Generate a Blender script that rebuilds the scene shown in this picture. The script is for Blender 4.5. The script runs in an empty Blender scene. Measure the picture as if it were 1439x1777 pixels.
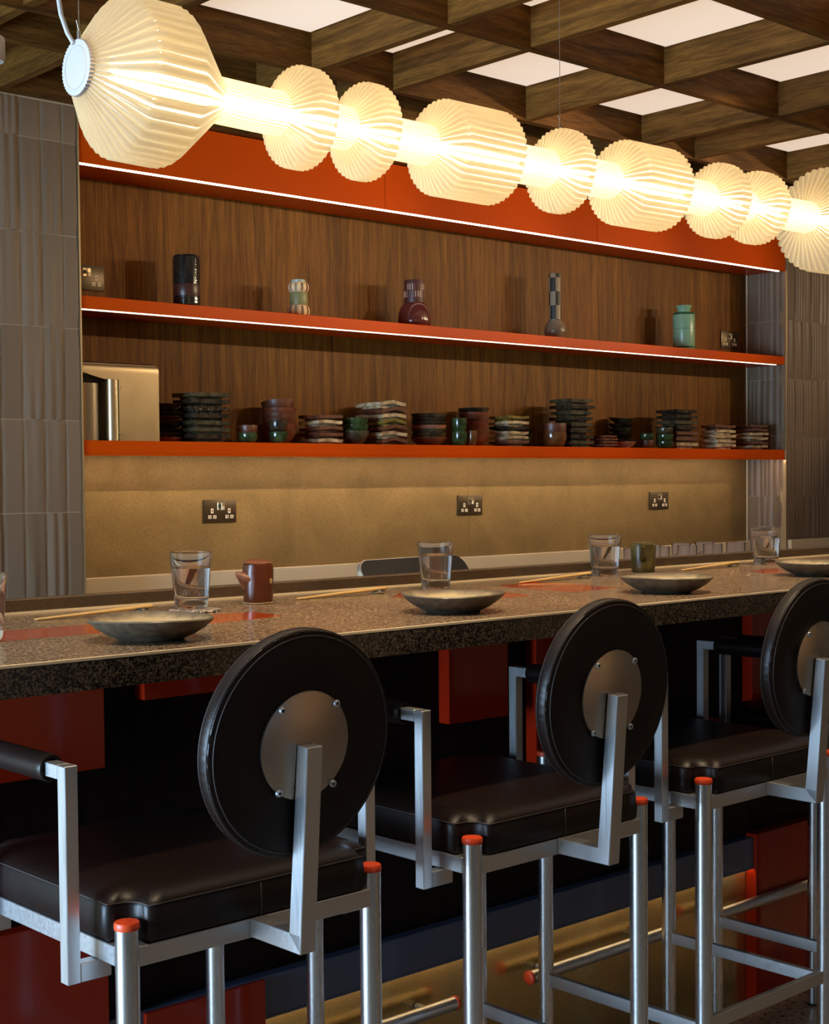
import bpy, bmesh, math, random
from mathutils import Vector, Matrix
random.seed(7)
SC = bpy.context.scene
COL = SC.collection
PI = math.pi

# ------------------------------------------------------------------ camera
H_CAM = 1.29
F_PX, YAW, PITCH, ROLL, CX, CY = 2558.8, math.radians(41.373), math.radians(2.0067), math.radians(-0.553), 652.0, 928.7
IW, IH = 1439.0, 1777.0
cam_d = bpy.data.cameras.new('camera'); cam = bpy.data.objects.new('camera', cam_d); COL.objects.link(cam)
fw = Vector((math.sin(YAW)*math.cos(PITCH), math.cos(YAW)*math.cos(PITCH), -math.sin(PITCH)))
rt0 = Vector((math.cos(YAW), -math.sin(YAW), 0)); up0 = rt0.cross(fw)
rt = rt0*math.cos(ROLL) + up0*math.sin(ROLL); up = up0*math.cos(ROLL) - rt0*math.sin(ROLL)
m3 = Matrix((rt, up, -fw)).transposed()
cam.matrix_world = Matrix.Translation((0, 0, H_CAM)) @ m3.to_4x4()
cam_d.sensor_fit = 'VERTICAL'; cam_d.sensor_height = 36.0; cam_d.sensor_width = 36.0
cam_d.lens = F_PX/IH*36.0
cam_d.shift_x = (IW/2-CX)/IH; cam_d.shift_y = (CY-IH/2)/IH
cam_d.clip_start = 0.02; cam_d.clip_end = 100
SC.camera = cam

# ------------------------------------------------------------------ world, daylight, exposure
w = bpy.data.worlds.new('world'); SC.world = w; w.use_nodes = True
bg = w.node_tree.nodes['Background']; bg.inputs[0].default_value = (0.55, 0.70, 1.0, 1); bg.inputs[1].default_value = 0.10
def area(name, loc, rot, sx, sy, power, col):
    d = bpy.data.lights.new(name, 'AREA'); d.shape = 'RECTANGLE'; d.size = sx; d.size_y = sy
    d.energy = power; d.color = col
    o = bpy.data.objects.new(name, d); COL.objects.link(o); o.location = loc; o.rotation_euler = rot
    return o
# daylight through the street window in the left wall (x = -2.2), outside the picture
area('window_daylight', (-2.36, 2.45, 0.95), (0, -PI/2, 0), 1.3, 2.3, 400, (0.50, 0.74, 1.0))
area('street_daylight', (1.2, -3.45, 1.5), (PI/2, 0, 0), 4.0, 2.2, 2, (0.75, 0.86, 1.0))
SC.view_settings.view_transform = 'Standard'; SC.view_settings.look = 'None'
SC.view_settings.exposure = 0.0; SC.view_settings.gamma = 1.0; SC.view_settings.use_curve_mapping = False
SC.cycles.use_denoising = True
SC.cycles.max_bounces = 14; SC.cycles.transmission_bounces = 12; SC.cycles.transparent_max_bounces = 24
SC.cycles.diffuse_bounces = 5; SC.cycles.glossy_bounces = 5
SC.cycles.sample_clamp_indirect = 4.0
SC.cycles.caustics_refractive = True; SC.cycles.caustics_reflective = False; SC.cycles.blur_glossy = 0.5

# ------------------------------------------------------------------ materials
def new_mat(name):
    m = bpy.data.materials.new(name); m.use_nodes = True
    nt = m.node_tree; b = nt.nodes['Principled BSDF']
    return m, nt, b
def coords(nt, scale, rand=True, kind='Object', rot=(0, 0, 0)):
    tc = nt.nodes.new('ShaderNodeTexCoord'); mp = nt.nodes.new('ShaderNodeMapping')
    mp.inputs['Scale'].default_value = scale; mp.inputs['Rotation'].default_value = rot
    if rand:
        oi = nt.nodes.new('ShaderNodeObjectInfo'); ml = nt.nodes.new('ShaderNodeVectorMath'); ml.operation = 'MULTIPLY_ADD'
        cb = nt.nodes.new('ShaderNodeCombineXYZ')
        for i in range(3): nt.links.new(oi.outputs['Random'], cb.inputs[i])
        ml.inputs[1].default_value = (17.3, 9.1, 13.7)
        nt.links.new(cb.outputs[0], ml.inputs[0]); nt.links.new(tc.outputs[kind], ml.inputs[2])
        nt.links.new(ml.outputs[0], mp.inputs[0])
    else:
        nt.links.new(tc.outputs[kind], mp.inputs[0])
    return mp.outputs[0]
def noise(nt, vec, scale, detail=4, rough=0.55, dist=0.0):
    n = nt.nodes.new('ShaderNodeTexNoise'); n.inputs['Scale'].default_value = scale
    n.inputs['Detail'].default_value = detail; n.inputs['Roughness'].default_value = rough
    n.inputs['Distortion'].default_value = dist
    nt.links.new(vec, n.inputs['Vector']); return n.outputs['Fac']
def ramp(nt, fac, stops):
    r = nt.nodes.new('ShaderNodeValToRGB'); e = r.color_ramp.elements
    while len(e) < len(stops): e.new(0.5)
    for i, (p, c) in enumerate(stops):
        e[i].position = p; e[i].color = (*c, 1) if len(c) == 3 else c
    nt.links.new(fac, r.inputs[0]); return r.outputs[0]
def mixc(nt, fac, a, b, mode='MIX'):
    m = nt.nodes.new('ShaderNodeMix'); m.data_type = 'RGBA'; m.blend_type = mode
    if isinstance(fac, (int, float)): m.inputs[0].default_value = fac
    else: nt.links.new(fac, m.inputs[0])
    for i, v in ((6, a), (7, b)):
        if isinstance(v, tuple): m.inputs[i].default_value = (*v, 1)
        else: nt.links.new(v, m.inputs[i])
    return m.outputs[2]
def bump(nt, b, h, strength, dist=0.002):
    n = nt.nodes.new('ShaderNodeBump'); n.inputs['Strength'].default_value = strength; n.inputs['Distance'].default_value = dist
    nt.links.new(h, n.inputs['Height']); nt.links.new(n.outputs[0], b.inputs['Normal'])
def plain(name, col, rough=0.4, metal=0.0, coat=0.0, spec=0.5, var=0.0):
    m, nt, b = new_mat(name)
    b.inputs['Base Color'].default_value = (*col, 1); b.inputs['Roughness'].default_value = rough
    b.inputs['Metallic'].default_value = metal; b.inputs['Coat Weight'].default_value = coat
    b.inputs['Coat Roughness'].default_value = 0.08; b.inputs['Specular IOR Level'].default_value = spec
    if var:
        f = noise(nt, coords(nt, (1, 1, 1)), 9, 3)
        c = ramp(nt, f, [(0.3, tuple(x*(1-var) for x in col)), (0.7, tuple(min(1, x*(1+var)) for x in col))])
        nt.links.new(c, b.inputs['Base Color'])
    return m
def wood(name, dark, light, scale, rough=0.42, fine=1.0):
    # scale: per axis frequency; the smallest one is the grain direction
    m, nt, b = new_mat(name)
    v = coords(nt, scale)
    f1 = noise(nt, v, 1.0, 6, 0.6, 1.2)
    v2 = coords(nt, tuple(s*7*fine for s in scale))
    f2 = noise(nt, v2, 1.0, 3, 0.6)
    c = ramp(nt, f1, [(0.28, dark), (0.52, tuple((a*0.45+c_*0.55) for a, c_ in zip(dark, light))), (0.74, light)])
    g = ramp(nt, f2, [(0.35, (0.50, 0.46, 0.42)), (0.62, (1, 1, 1))])
    c = mixc(nt, 0.70, c, g, 'MULTIPLY')
    oi = nt.nodes.new('ShaderNodeObjectInfo'); tone = ramp(nt, oi.outputs['Random'], [(0.0, (0.78, 0.75, 0.72)), (1.0, (1.18, 1.18, 1.16))])
    c = mixc(nt, 1.0, c, tone, 'MULTIPLY')
    nt.links.new(c, b.inputs['Base Color']); b.inputs['Roughness'].default_value = rough; b.inputs['Specular IOR Level'].default_value = 0.10
    bump(nt, b, f2, 0.25, 0.001)
    return m
def steel(name, col, rough, scale=(40, 40, 2), bumpk=0.05, var=0.10):
    m, nt, b = new_mat(name)
    f = noise(nt, coords(nt, scale), 6, 3, 0.6)
    b.inputs['Base Color'].default_value = (*col, 1); b.inputs['Metallic'].default_value = 1
    mr = nt.nodes.new('ShaderNodeMapRange'); mr.inputs[3].default_value = rough-var; mr.inputs[4].default_value = rough+var
    nt.links.new(f, mr.inputs[0]); nt.links.new(mr.outputs[0], b.inputs['Roughness'])
    bump(nt, b, f, bumpk, 0.0005)
    return m

M = {}
M['oak_wall'] = wood('oak_wall', (0.098, 0.0355, 0.0046), (0.265, 0.112, 0.0160), (26, 6, 1.3), 0.5)
M['oak_beam_x'] = wood('oak_beam_x', (0.060, 0.0245, 0.0050), (0.235, 0.105, 0.0215), (2.2, 26, 26), 0.55)
M['oak_beam_y'] = wood('oak_beam_y', (0.060, 0.0245, 0.0050), (0.235, 0.105, 0.0215), (26, 2.2, 26), 0.55)
M['dark_wood'] = wood('dark_wood', (0.006, 0.0025, 0.002), (0.018, 0.008, 0.006), (60, 10, 2), 0.5)
M['red'] = plain('red_lacquer', (0.56, 0.066, 0.002), 0.30, 0, 0.0, 0.04)
M['red_bar'] = plain('red_bar_lacquer', (0.42, 0.020, 0.004), 0.14, 0, 0.2, 0.35)
M['cap_red'] = plain('red_plastic', (0.72, 0.065, 0.012), 0.42)
M['steel'] = steel('brushed_steel', (0.64, 0.64, 0.65), 0.38)
M['steel_leg'] = steel('brushed_steel_leg', (0.66, 0.66, 0.67), 0.28, (60, 60, 3), 0.015, 0.05)
M['steel_h'] = steel('brushed_steel_bar', (0.58, 0.58, 0.59), 0.40, (3, 40, 40))
M['plate_steel'] = steel('back_plate_steel', (0.50, 0.44, 0.37), 0.30, (4, 4, 60))
M['brass_trim'] = plain('cream_metal_trim', (0.86, 0.70, 0.48), 0.35, 0.2)
M['gold_trim'] = plain('gold_trim', (0.55, 0.40, 0.22), 0.35, 0.8)
M['black'] = plain('black_gap', (0.004, 0.0035, 0.003), 0.8)
M['grout'] = plain('grout', (0.40, 0.31, 0.19), 0.9)
M['ceiling_dark'] = plain('ceiling_void', (0.012, 0.008, 0.005), 0.9)
M['wall_paint'] = plain('wall_paint', (0.42, 0.29, 0.18), 0.8)
M['blue'] = plain('blue_grey_lacquer', (0.075, 0.095, 0.165), 0.30, 0, 0.15)
M['cream'] = plain('cream_laminate', (0.62, 0.50, 0.33), 0.45)
M['white_plastic'] = plain('white_plastic', (0.50, 0.46, 0.44), 0.45)
M['screw'] = plain('screw_steel', (0.62, 0.63, 0.66), 0.45, 1)
M['wire'] = plain('steel_wire', (0.42, 0.36, 0.30), 0.35, 0.8)
M['bronze'] = plain('socket_bronze', (0.075, 0.050, 0.024), 0.38, 0.6)
M['ivory'] = plain('socket_ivory', (0.78, 0.66, 0.48), 0.4)
M['switch'] = plain('switch_metal', (0.62, 0.47, 0.27), 0.28, 0.85)
M['bamboo'] = plain('bamboo', (0.58, 0.37, 0.14), 0.5, var=0.12)
M['screen'] = plain('black_screen', (0.008, 0.007, 0.008), 0.22)
M['alu'] = plain('silver_rim', (0.74, 0.69, 0.62), 0.3, 0.9)
M['inlay'] = plain('orange_resin', (0.56, 0.070, 0.008), 0.14, 0, 0.6)

# leather with grain
def leather(name, col, rough):
    m, nt, b = new_mat(name)
    f = noise(nt, coords(nt, (1, 1, 1)), 220, 3, 0.6); f2 = noise(nt, coords(nt, (1, 1, 1)), 9, 3)
    c = ramp(nt, f2, [(0.3, tuple(x*0.8 for x in col)), (0.75, tuple(x*1.25 for x in col))])
    nt.links.new(c, b.inputs['Base Color']); b.inputs['Roughness'].default_value = rough
    b.inputs['Specular IOR Level'].default_value = 0.30
    bump(nt, b, f, 0.35, 0.0008); return m
M['leather'] = leather('dark_leather', (0.0095, 0.0042, 0.0030), 0.40)
M['leather_edge'] = leather('dark_leather_edge', (0.040, 0.021, 0.016), 0.46)
M['thread'] = plain('seam_thread', (0.035, 0.024, 0.020), 0.55)

# tiles
def tile_mat():
    m, nt, b = new_mat('mauve_grey_glaze')
    oi = nt.nodes.new('ShaderNodeObjectInfo')
    c = ramp(nt, oi.outputs['Random'], [(0.0, (0.172, 0.112, 0.068)), (0.5, (0.186, 0.122, 0.076)), (1.0, (0.200, 0.133, 0.085))])
    nt.links.new(c, b.inputs['Base Color']); b.inputs['Roughness'].default_value = 0.48; b.inputs['Specular IOR Level'].default_value = 0.35
    f = noise(nt, coords(nt, (1, 1, 1)), 40, 2); bump(nt, b, f, 0.05, 0.002); return m
M['tile'] = tile_mat()

# splashback, embossed warm metal
def splash_mat(name, col, rough, emb, bk):
    m, nt, b = new_mat(name)
    v = coords(nt, (1, 1, 1), False)
    f = noise(nt, v, emb, 3, 0.6); f2 = noise(nt, v, 3.2, 4, 0.6, 1.5); f3 = noise(nt, v, 230, 2)
    c = ramp(nt, f, [(0.32, tuple(x*0.70 for x in col)), (0.62, col)])
    c2 = ramp(nt, f2, [(0.3, (0.80, 0.80, 0.80)), (0.7, (1.1, 1.1, 1.1))])
    nt.links.new(mixc(nt, 1.0, c, c2, 'MULTIPLY'), b.inputs['Base Color'])
    b.inputs['Metallic'].default_value = 0.75
    mr = nt.nodes.new('ShaderNodeMapRange'); mr.inputs[3].default_value = rough-0.07; mr.inputs[4].default_value = rough+0.08
    nt.links.new(f2, mr.inputs[0]); nt.links.new(mr.outputs[0], b.inputs['Roughness'])
    bump(nt, b, f, bk, 0.002); return m
M['splash'] = splash_mat('embossed_metal', (0.37, 0.25, 0.105), 0.52, 260, 0.22)
M['brass'] = splash_mat('brass_kickplate', (0.66, 0.47, 0.20), 0.17, 260, 0.20)
M['upstand'] = splash_mat('upstand_metal', (0.20, 0.145, 0.095), 0.22, 200, 0.35)

# speckled leathered granite of the counter
def granite(name, dark, mid, light, fl=1.0, rough=0.3):
    m, nt, b = new_mat(name)
    v = coords(nt, (1, 1, 1), False)
    f = noise(nt, v, 190*fl, 2, 0.6, 0.8); f2 = noise(nt, v, 7, 3)
    c = ramp(nt, f, [(0.40, dark), (0.49, mid), (0.60, light)])
    c2 = ramp(nt, f2, [(0.3, (0.85, 0.85, 0.85)), (0.7, (1.1, 1.08, 1.05))])
    nt.links.new(mixc(nt, 1.0, c, c2, 'MULTIPLY'), b.inputs['Base Color'])
    b.inputs['Roughness'].default_value = rough; b.inputs['Specular IOR Level'].default_value = 0.55
    bump(nt, b, f, 0.30, 0.0010); return m
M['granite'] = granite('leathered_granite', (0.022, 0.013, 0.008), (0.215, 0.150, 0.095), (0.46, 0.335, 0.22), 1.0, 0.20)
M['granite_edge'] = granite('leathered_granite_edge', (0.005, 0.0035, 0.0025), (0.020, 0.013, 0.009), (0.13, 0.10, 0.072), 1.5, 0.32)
def terrazzo():
    m, nt, b = new_mat('terrazzo'); v = coords(nt, (1, 1, 1), False)
    vo = nt.nodes.new('ShaderNodeTexVoronoi'); vo.inputs['Scale'].default_value = 75; nt.links.new(v, vo.inputs['Vector'])
    f = noise(nt, v, 60, 2)
    c = ramp(nt, f, [(0.36, (0.03, 0.02, 0.015)), (0.42, (0.30, 0.23, 0.16)), (0.7, (0.44, 0.36, 0.27))])
    c2 = ramp(nt, vo.outputs['Distance'], [(0.12, (0.25, 0.2, 0.16)), (0.3, (1, 1, 1))])
    nt.links.new(mixc(nt, 0.8, c, c2, 'MULTIPLY'), b.inputs['Base Color']); b.inputs['Roughness'].default_value = 0.35
    return m
M['terrazzo'] = terrazzo()

def emit(name, col, s):
    m = bpy.data.materials.new(name); m.use_nodes = True; nt = m.node_tree
    nt.nodes.remove(nt.nodes['Principled BSDF'])
    e = nt.nodes.new('ShaderNodeEmission'); e.inputs[0].default_value = (*col, 1); e.inputs[1].default_value = s
    nt.links.new(e.outputs[0], nt.nodes['Material Output'].inputs[0]); return m
M['led_core'] = emit('led_core', (1.0, 0.80, 0.52), 24)
M['led_strip'] = emit('led_strip', (1.0, 0.80, 0.62), 8.0)
M['led_shelf'] = emit('led_strip_shelf', (1.0, 0.80, 0.62), 3.0)
M['led_under'] = emit('led_strip_under', (1.0, 0.80, 0.56), 42.0)
M['led_kick'] = emit('led_strip_kick', (1.0, 0.70, 0.36), 12.0)
def panel_mat():
    m, nt, b = new_mat('emissive_panel'); b.inputs['Base Color'].default_value = (0.80, 0.72, 0.64, 1); b.inputs['Roughness'].default_value = 0.6
    b.inputs['Emission Color'].default_value = (1.0, 0.77, 0.57, 1); b.inputs['Emission Strength'].default_value = 0.70  # weak emission added on top of the off-white panel colour
    return m
M['panel'] = panel_mat()
def shade_mat():
    # thin moulded sheet: denser creases, their gathered light put into the colour, dimmer web (vertex attribute "rib")
    m = bpy.data.materials.new('pleated_shade'); m.use_nodes = True; nt = m.node_tree
    nt.nodes.remove(nt.nodes['Principled BSDF']); out = nt.nodes['Material Output']
    at = nt.nodes.new('ShaderNodeAttribute'); at.attribute_name = 'crease_glow'
    tc = nt.nodes.new('ShaderNodeBsdfTransparent'); tc.inputs[0].default_value = (0.98, 0.95, 0.88, 1)
    rf = nt.nodes.new('ShaderNodeBsdfRefraction'); rf.inputs['Color'].default_value = (0.98, 0.95, 0.88, 1); rf.inputs['IOR'].default_value = 1.20; rf.inputs['Roughness'].default_value = 0.48
    tr = nt.nodes.new('ShaderNodeMixShader'); tr.inputs[0].default_value = 0.72
    nt.links.new(tc.outputs[0], tr.inputs[1]); nt.links.new(rf.outputs[0], tr.inputs[2])
    tl = nt.nodes.new('ShaderNodeBsdfTranslucent'); df = nt.nodes.new('ShaderNodeBsdfDiffuse')
    nt.links.new(mixc(nt, at.outputs['Fac'], (0.64, 0.52, 0.33), (0.98, 0.88, 0.64)), tl.inputs[0])
    df.inputs[0].default_value = (0.80, 0.70, 0.48, 1)
    gl = nt.nodes.new('ShaderNodeBsdfGlossy'); gl.inputs['Roughness'].default_value = 0.18
    m1 = nt.nodes.new('ShaderNodeMixShader'); m1.inputs[0].default_value = 0.35
    m2 = nt.nodes.new('ShaderNodeMixShader'); m3_ = nt.nodes.new('ShaderNodeMixShader'); m3_.inputs[0].default_value = 0.07
    mr = nt.nodes.new('ShaderNodeMapRange'); mr.inputs[3].default_value = 0.56; mr.inputs[4].default_value = 0.94
    nt.links.new(at.outputs['Fac'], mr.inputs[0]); nt.links.new(mr.outputs[0], m2.inputs[0])
    nt.links.new(tl.outputs[0], m1.inputs[1]); nt.links.new(df.outputs[0], m1.inputs[2])
    nt.links.new(tr.outputs[0], m2.inputs[1]); nt.links.new(m1.outputs[0], m2.inputs[2])
    nt.links.new(m2.outputs[0], m3_.inputs[1]); nt.links.new(gl.outputs[0], m3_.inputs[2])
    nt.links.new(m3_.outputs[0], out.inputs[0]); return m
M['shade'] = shade_mat()
def glass_mat(name, col=(1, 1, 1), ior=1.46):
    m, nt, b = new_mat(name); b.inputs['Base Color'].default_value = (*col, 1); b.inputs['Roughness'].default_value = 0.0
    b.inputs['Transmission Weight'].default_value = 1.0; b.inputs['IOR'].default_value = ior; return m
M['glass'] = glass_mat('clear_glass'); M['water'] = glass_mat('water', (0.99, 1, 1), 1.33)
def glaze(name, c1, c2, rough=0.25, sc=30, lo=0.38, hi=0.62):
    m, nt, b = new_mat(name); f = noise(nt, coords(nt, (1, 1, 1)), sc, 4, 0.6)
    nt.links.new(ramp(nt, f, [(lo, c1), (hi, c2)]), b.inputs['Base Color']); b.inputs['Roughness'].default_value = rough
    return m
M['g_dark'] = glaze('dark_tenmoku', (0.010, 0.007, 0.004), (0.050, 0.036, 0.020), 0.22)
M['g_olive'] = glaze('olive_glaze', (0.022, 0.018, 0.008), (0.085, 0.066, 0.032), 0.28)
M['g_speck'] = glaze('speckled_glaze', (0.02, 0.013, 0.007), (0.22, 0.17, 0.11), 0.15, 90, 0.5, 0.72)
M['g_brown'] = glaze('brown_clay', (0.085, 0.024, 0.010), (0.140, 0.046, 0.019), 0.4)
M['g_red'] = glaze('red_clay', (0.115, 0.026, 0.011), (0.19, 0.052, 0.022), 0.38)
M['g_green'] = glaze('green_glaze', (0.012, 0.022, 0.008), (0.045, 0.075, 0.022), 0.16)
M['g_cream'] = glaze('cream_glaze_edge', (0.26, 0.165, 0.08), (0.60, 0.45, 0.26), 0.3)
M['g_pink'] = glaze('pink_clay', (0.24, 0.085, 0.042), (0.38, 0.17, 0.095), 0.42)
M['g_mustard'] = glaze('mustard_glaze', (0.12, 0.085, 0.015), (0.22, 0.15, 0.03), 0.3)
M['g_amber'] = glaze('amber_glaze', (0.085, 0.030, 0.008), (0.16, 0.062, 0.018), 0.15)
M['plate_out'] = glaze('stoneware_outside', (0.070, 0.051, 0.032), (0.135, 0.100, 0.063), 0.6, 60)
M['plate_in'] = glaze('stoneware_cream', (0.44, 0.35, 0.21), (0.66, 0.55, 0.36), 0.35, 26)

# ------------------------------------------------------------------ mesh helpers
def link(name, me, mat, parent=None, smooth=False):
    o = bpy.data.objects.new(name, me); COL.objects.link(o)
    if mat is not None and len(me.materials) == 0: me.materials.append(M[mat] if isinstance(mat, str) else mat)
    if parent is not None: o.parent = parent
    if smooth:
        for p in me.polygons: p.use_smooth = True
    return o
def bm_obj(name, bm, mat, parent=None, smooth=False, autosm=False):
    bmesh.ops.recalc_face_normals(bm, faces=bm.faces[:])
    me = bpy.data.meshes.new(name); bm.to_mesh(me); bm.free()
    o = link(name, me, mat, parent, smooth or autosm)
    if autosm:
        me.set_sharp_from_angle(angle=math.radians(38))
    return o
def add_box(bm, x0, x1, y0, y1, z0, z1, bev=0.0, seg=1):
    n0 = len(bm.verts)
    r = bmesh.ops.create_cube(bm, size=1.0)
    vs = r['verts']
    for v in vs:
        v.co = Vector(((x0+x1)/2+v.co.x*(x1-x0), (y0+y1)/2+v.co.y*(y1-y0), (z0+z1)/2+v.co.z*(z1-z0)))
    if bev > 0:
        es = list({e for v in vs for e in v.link_edges})
        bmesh.ops.bevel(bm, geom=es, offset=bev, segments=seg, affect='EDGES', profile=0.5)
def box(name, x0, x1, y0, y1, z0, z1, mat, parent=None, bev=0.0, seg=1):
    bm = bmesh.new(); add_box(bm, x0, x1, y0, y1, z0, z1, bev, seg)
    return bm_obj(name, bm, mat, parent, autosm=bev > 0 and seg > 1)
def prism(bm, pts, z0, z1, axis='z'):
    # extrude a closed polygon; axis z: pts are (x,y); axis y: pts (x,z) between y=z0..z1; axis x: pts (y,z)
    def P(a, b, h): return {'z': (a, b, h), 'y': (a, h, b), 'x': (h, a, b)}[axis]
    lo = [bm.verts.new(P(a, b, z0)) for a, b in pts]; hi = [bm.verts.new(P(a, b, z1)) for a, b in pts]
    n = len(pts)
    bm.faces.new(lo); bm.faces.new(hi)
    for i in range(n): bm.faces.new((lo[i], lo[(i+1) % n], hi[(i+1) % n], hi[i]))
def lathe_mesh(name, prof, seg=32, wob=None, close=False):
    # prof: list of (r, z); r==0 makes a pole. wob(theta, r, z) -> (dr, dz)
    bm = bmesh.new(); rings = []
    for r, z in prof:
        if r <= 1e-6: rings.append([bm.verts.new((0, 0, z))])
        else:
            ring = []
            for i in range(seg):
                t = 2*PI*i/seg; dr = dz = 0
                if wob: dr, dz = wob(t, r, z)
                ring.append(bm.verts.new(((r+dr)*math.cos(t), (r+dr)*math.sin(t), z+dz)))
            rings.append(ring)
    pairs = list(zip(rings[:-1], rings[1:]))
    if close: pairs.append((rings[-1], rings[0]))
    for a, b in pairs:
        if len(a) == 1 and len(b) == 1: continue
        for i in range(seg):
            j = (i+1) % seg
            if len(a) == 1: bm.faces.new((a[0], b[j], b[i]))
            elif len(b) == 1: bm.faces.new((a[i], a[j], b[0]))
            else: bm.faces.new((a[i], a[j], b[j], b[i]))
    bmesh.ops.recalc_face_normals(bm, faces=bm.faces[:])
    me = bpy.data.meshes.new(name); bm.to_mesh(me); bm.free()
    for p in me.polygons: p.use_smooth = True
    me.set_sharp_from_angle(angle=math.radians(50))
    return me
def add_tube(bm, path, rad, seg=10, caps=True):
    rings = []; n = len(path)
    P = [Vector(p) for p in path]
    prev = None
    for i in range(n):
        d = (P[min(i+1, n-1)]-P[max(i-1, 0)]).normalized()
        ref = Vector((0, 0, 1)) if abs(d.z) < 0.9 else Vector((1, 0, 0))
        if prev is not None:
            s = (prev - d*prev.dot(d)).normalized()
        else: s = d.cross(ref).normalized()
        prev = s; t = d.cross(s)
        rr = rad[i] if isinstance(rad, (list, tuple)) else rad
        rings.append([bm.verts.new(P[i]+(s*math.cos(2*PI*k/seg)+t*math.sin(2*PI*k/seg))*rr) for k in range(seg)])
    for a, b in zip(rings[:-1], rings[1:]):
        for k in range(seg): bm.faces.new((a[k], a[(k+1) % seg], b[(k+1) % seg], b[k]))
    if caps: bm.faces.new(rings[0]); bm.faces.new(rings[-1])
def tube(name, path, rad, mat, parent=None, seg=10):
    bm = bmesh.new(); add_tube(bm, path, rad, seg); return bm_obj(name, bm, mat, parent, autosm=True)
def bar_path(name, a, b, wx, wy, mat, parent, bev=0.0015, updir=(0, 0, 1)):
    # square bar from a to b, sides wx (along side vector) and wy
    a, b = Vector(a), Vector(b); d = (b-a); L = d.length; d.normalize()
    bm = bmesh.new(); add_box(bm, -wx/2, wx/2, -wy/2, wy/2, 0, L, bev, 2)
    q = d.to_track_quat('Z', 'Y')
    # keep sides aligned with world x
    zx = d; xx = Vector((1, 0, 0)) if abs(d.x) < 0.9 else Vector((0, 1, 0)); xx = (xx-zx*xx.dot(zx)).normalized(); yx = zx.cross(xx)
    mt = Matrix((xx, yx, zx)).transposed().to_4x4(); mt.translation = a
    bm.transform(mt)
    return bm_obj(name, bm, mat, parent, autosm=True)
def tag(o, label=None, cat=None, group=None, kind=None):
    if label: o['label'] = label
    if cat: o['category'] = cat
    if group: o['group'] = group
    if kind: o['kind'] = kind
    return o
def thing(name, label, cat, loc=(0, 0, 0), group=None, rz=0.0):
    o = bpy.data.objects.new(name, None); COL.objects.link(o); o.location = loc; o.rotation_euler = (0, 0, rz)
    o.empty_display_size = 0.05
    return tag(o, label, cat, group)
def struct(o, label=None):
    o['kind'] = 'structure'
    if label: o['label'] = label
    return o

# ------------------------------------------------------------------ the room
NF, D = 4.241, 4.47          # front plane of the pillars / back plane of the niche
NX0, NX1 = 2.467, 6.512      # niche left and right
CEIL = 2.52                  # underside of the beams
struct(box('floor', -3.2, 8.6, -3.2, 4.8, -0.1, 0, 'terrazzo'), 'speckled beige terrazzo floor')
ceiling = struct(box('ceiling', -3.2, 8.6, -3.2, 4.8, 2.66, 2.76, 'ceiling_dark'), 'coffered ceiling of dark oak beams')
wl = struct(box('wall_left', -2.3, -2.2, -3.3, 4.8, 0, 0.3, 'wall_paint'), 'plain left wall around the street window')
for nm, a in (('wall_pier', (-2.3, -2.2, -3.3, 1.3, 0.3, 2.66)), ('wall_pier', (-2.3, -2.2, 3.6, 4.8, 0.3, 2.66)), ('wall_lintel', (-2.3, -2.2, 1.3, 3.6, 1.6, 2.66))):
    box(nm, *a, 'wall_paint', wl)
win = struct(box('window_1', -2.28, -2.22, 1.3, 1.34, 0.3, 1.6, 'dark_wood'), 'street window outside the picture')
for a in ((-2.28, -2.22, 3.56, 3.6, 0.3, 1.6), (-2.28, -2.22, 1.34, 3.56, 0.3, 0.34), (-2.28, -2.22, 1.34, 3.56, 1.56, 1.6)):
    box('window_bar', *a, 'dark_wood', win)
wf = struct(box('wall_front', -3.2, -0.9, -3.3, -3.2, 0, 2.7, 'wall_paint'), 'plain street wall behind the viewer')
box('wall_pier', 3.3, 8.6, -3.3, -3.2, 0, 2.7, 'wall_paint', wf); box('wall_sill', -0.9, 3.3, -3.3, -3.2, 0, 0.35, 'wall_paint', wf)
struct(box('wall_right', 8.5, 8.6, -3.2, 4.8, 0, 2.7, 'wall_paint'), 'plain far right wall')
# back walls
WG = 0.0030
wpl = struct(box('wall_back_left', -2.2, NX0-0.004, NF+WG, 4.8, 0, 2.66, 'grout'), 'pillar clad in tall mauve grey tiles left of the shelves')
wpr = struct(box('wall_back_right', NX1+0.004, 8.5, NF+WG, 4.8, 0, 2.66, 'grout'), 'pillar clad in tall mauve grey tiles right of the shelves')
wb = struct(box('wall_back', NX0-0.004, NX1+0.004, D+0.012, 4.8, 0, 2.66, 'black'), 'recessed wall of oak panels behind the shelves')

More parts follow.
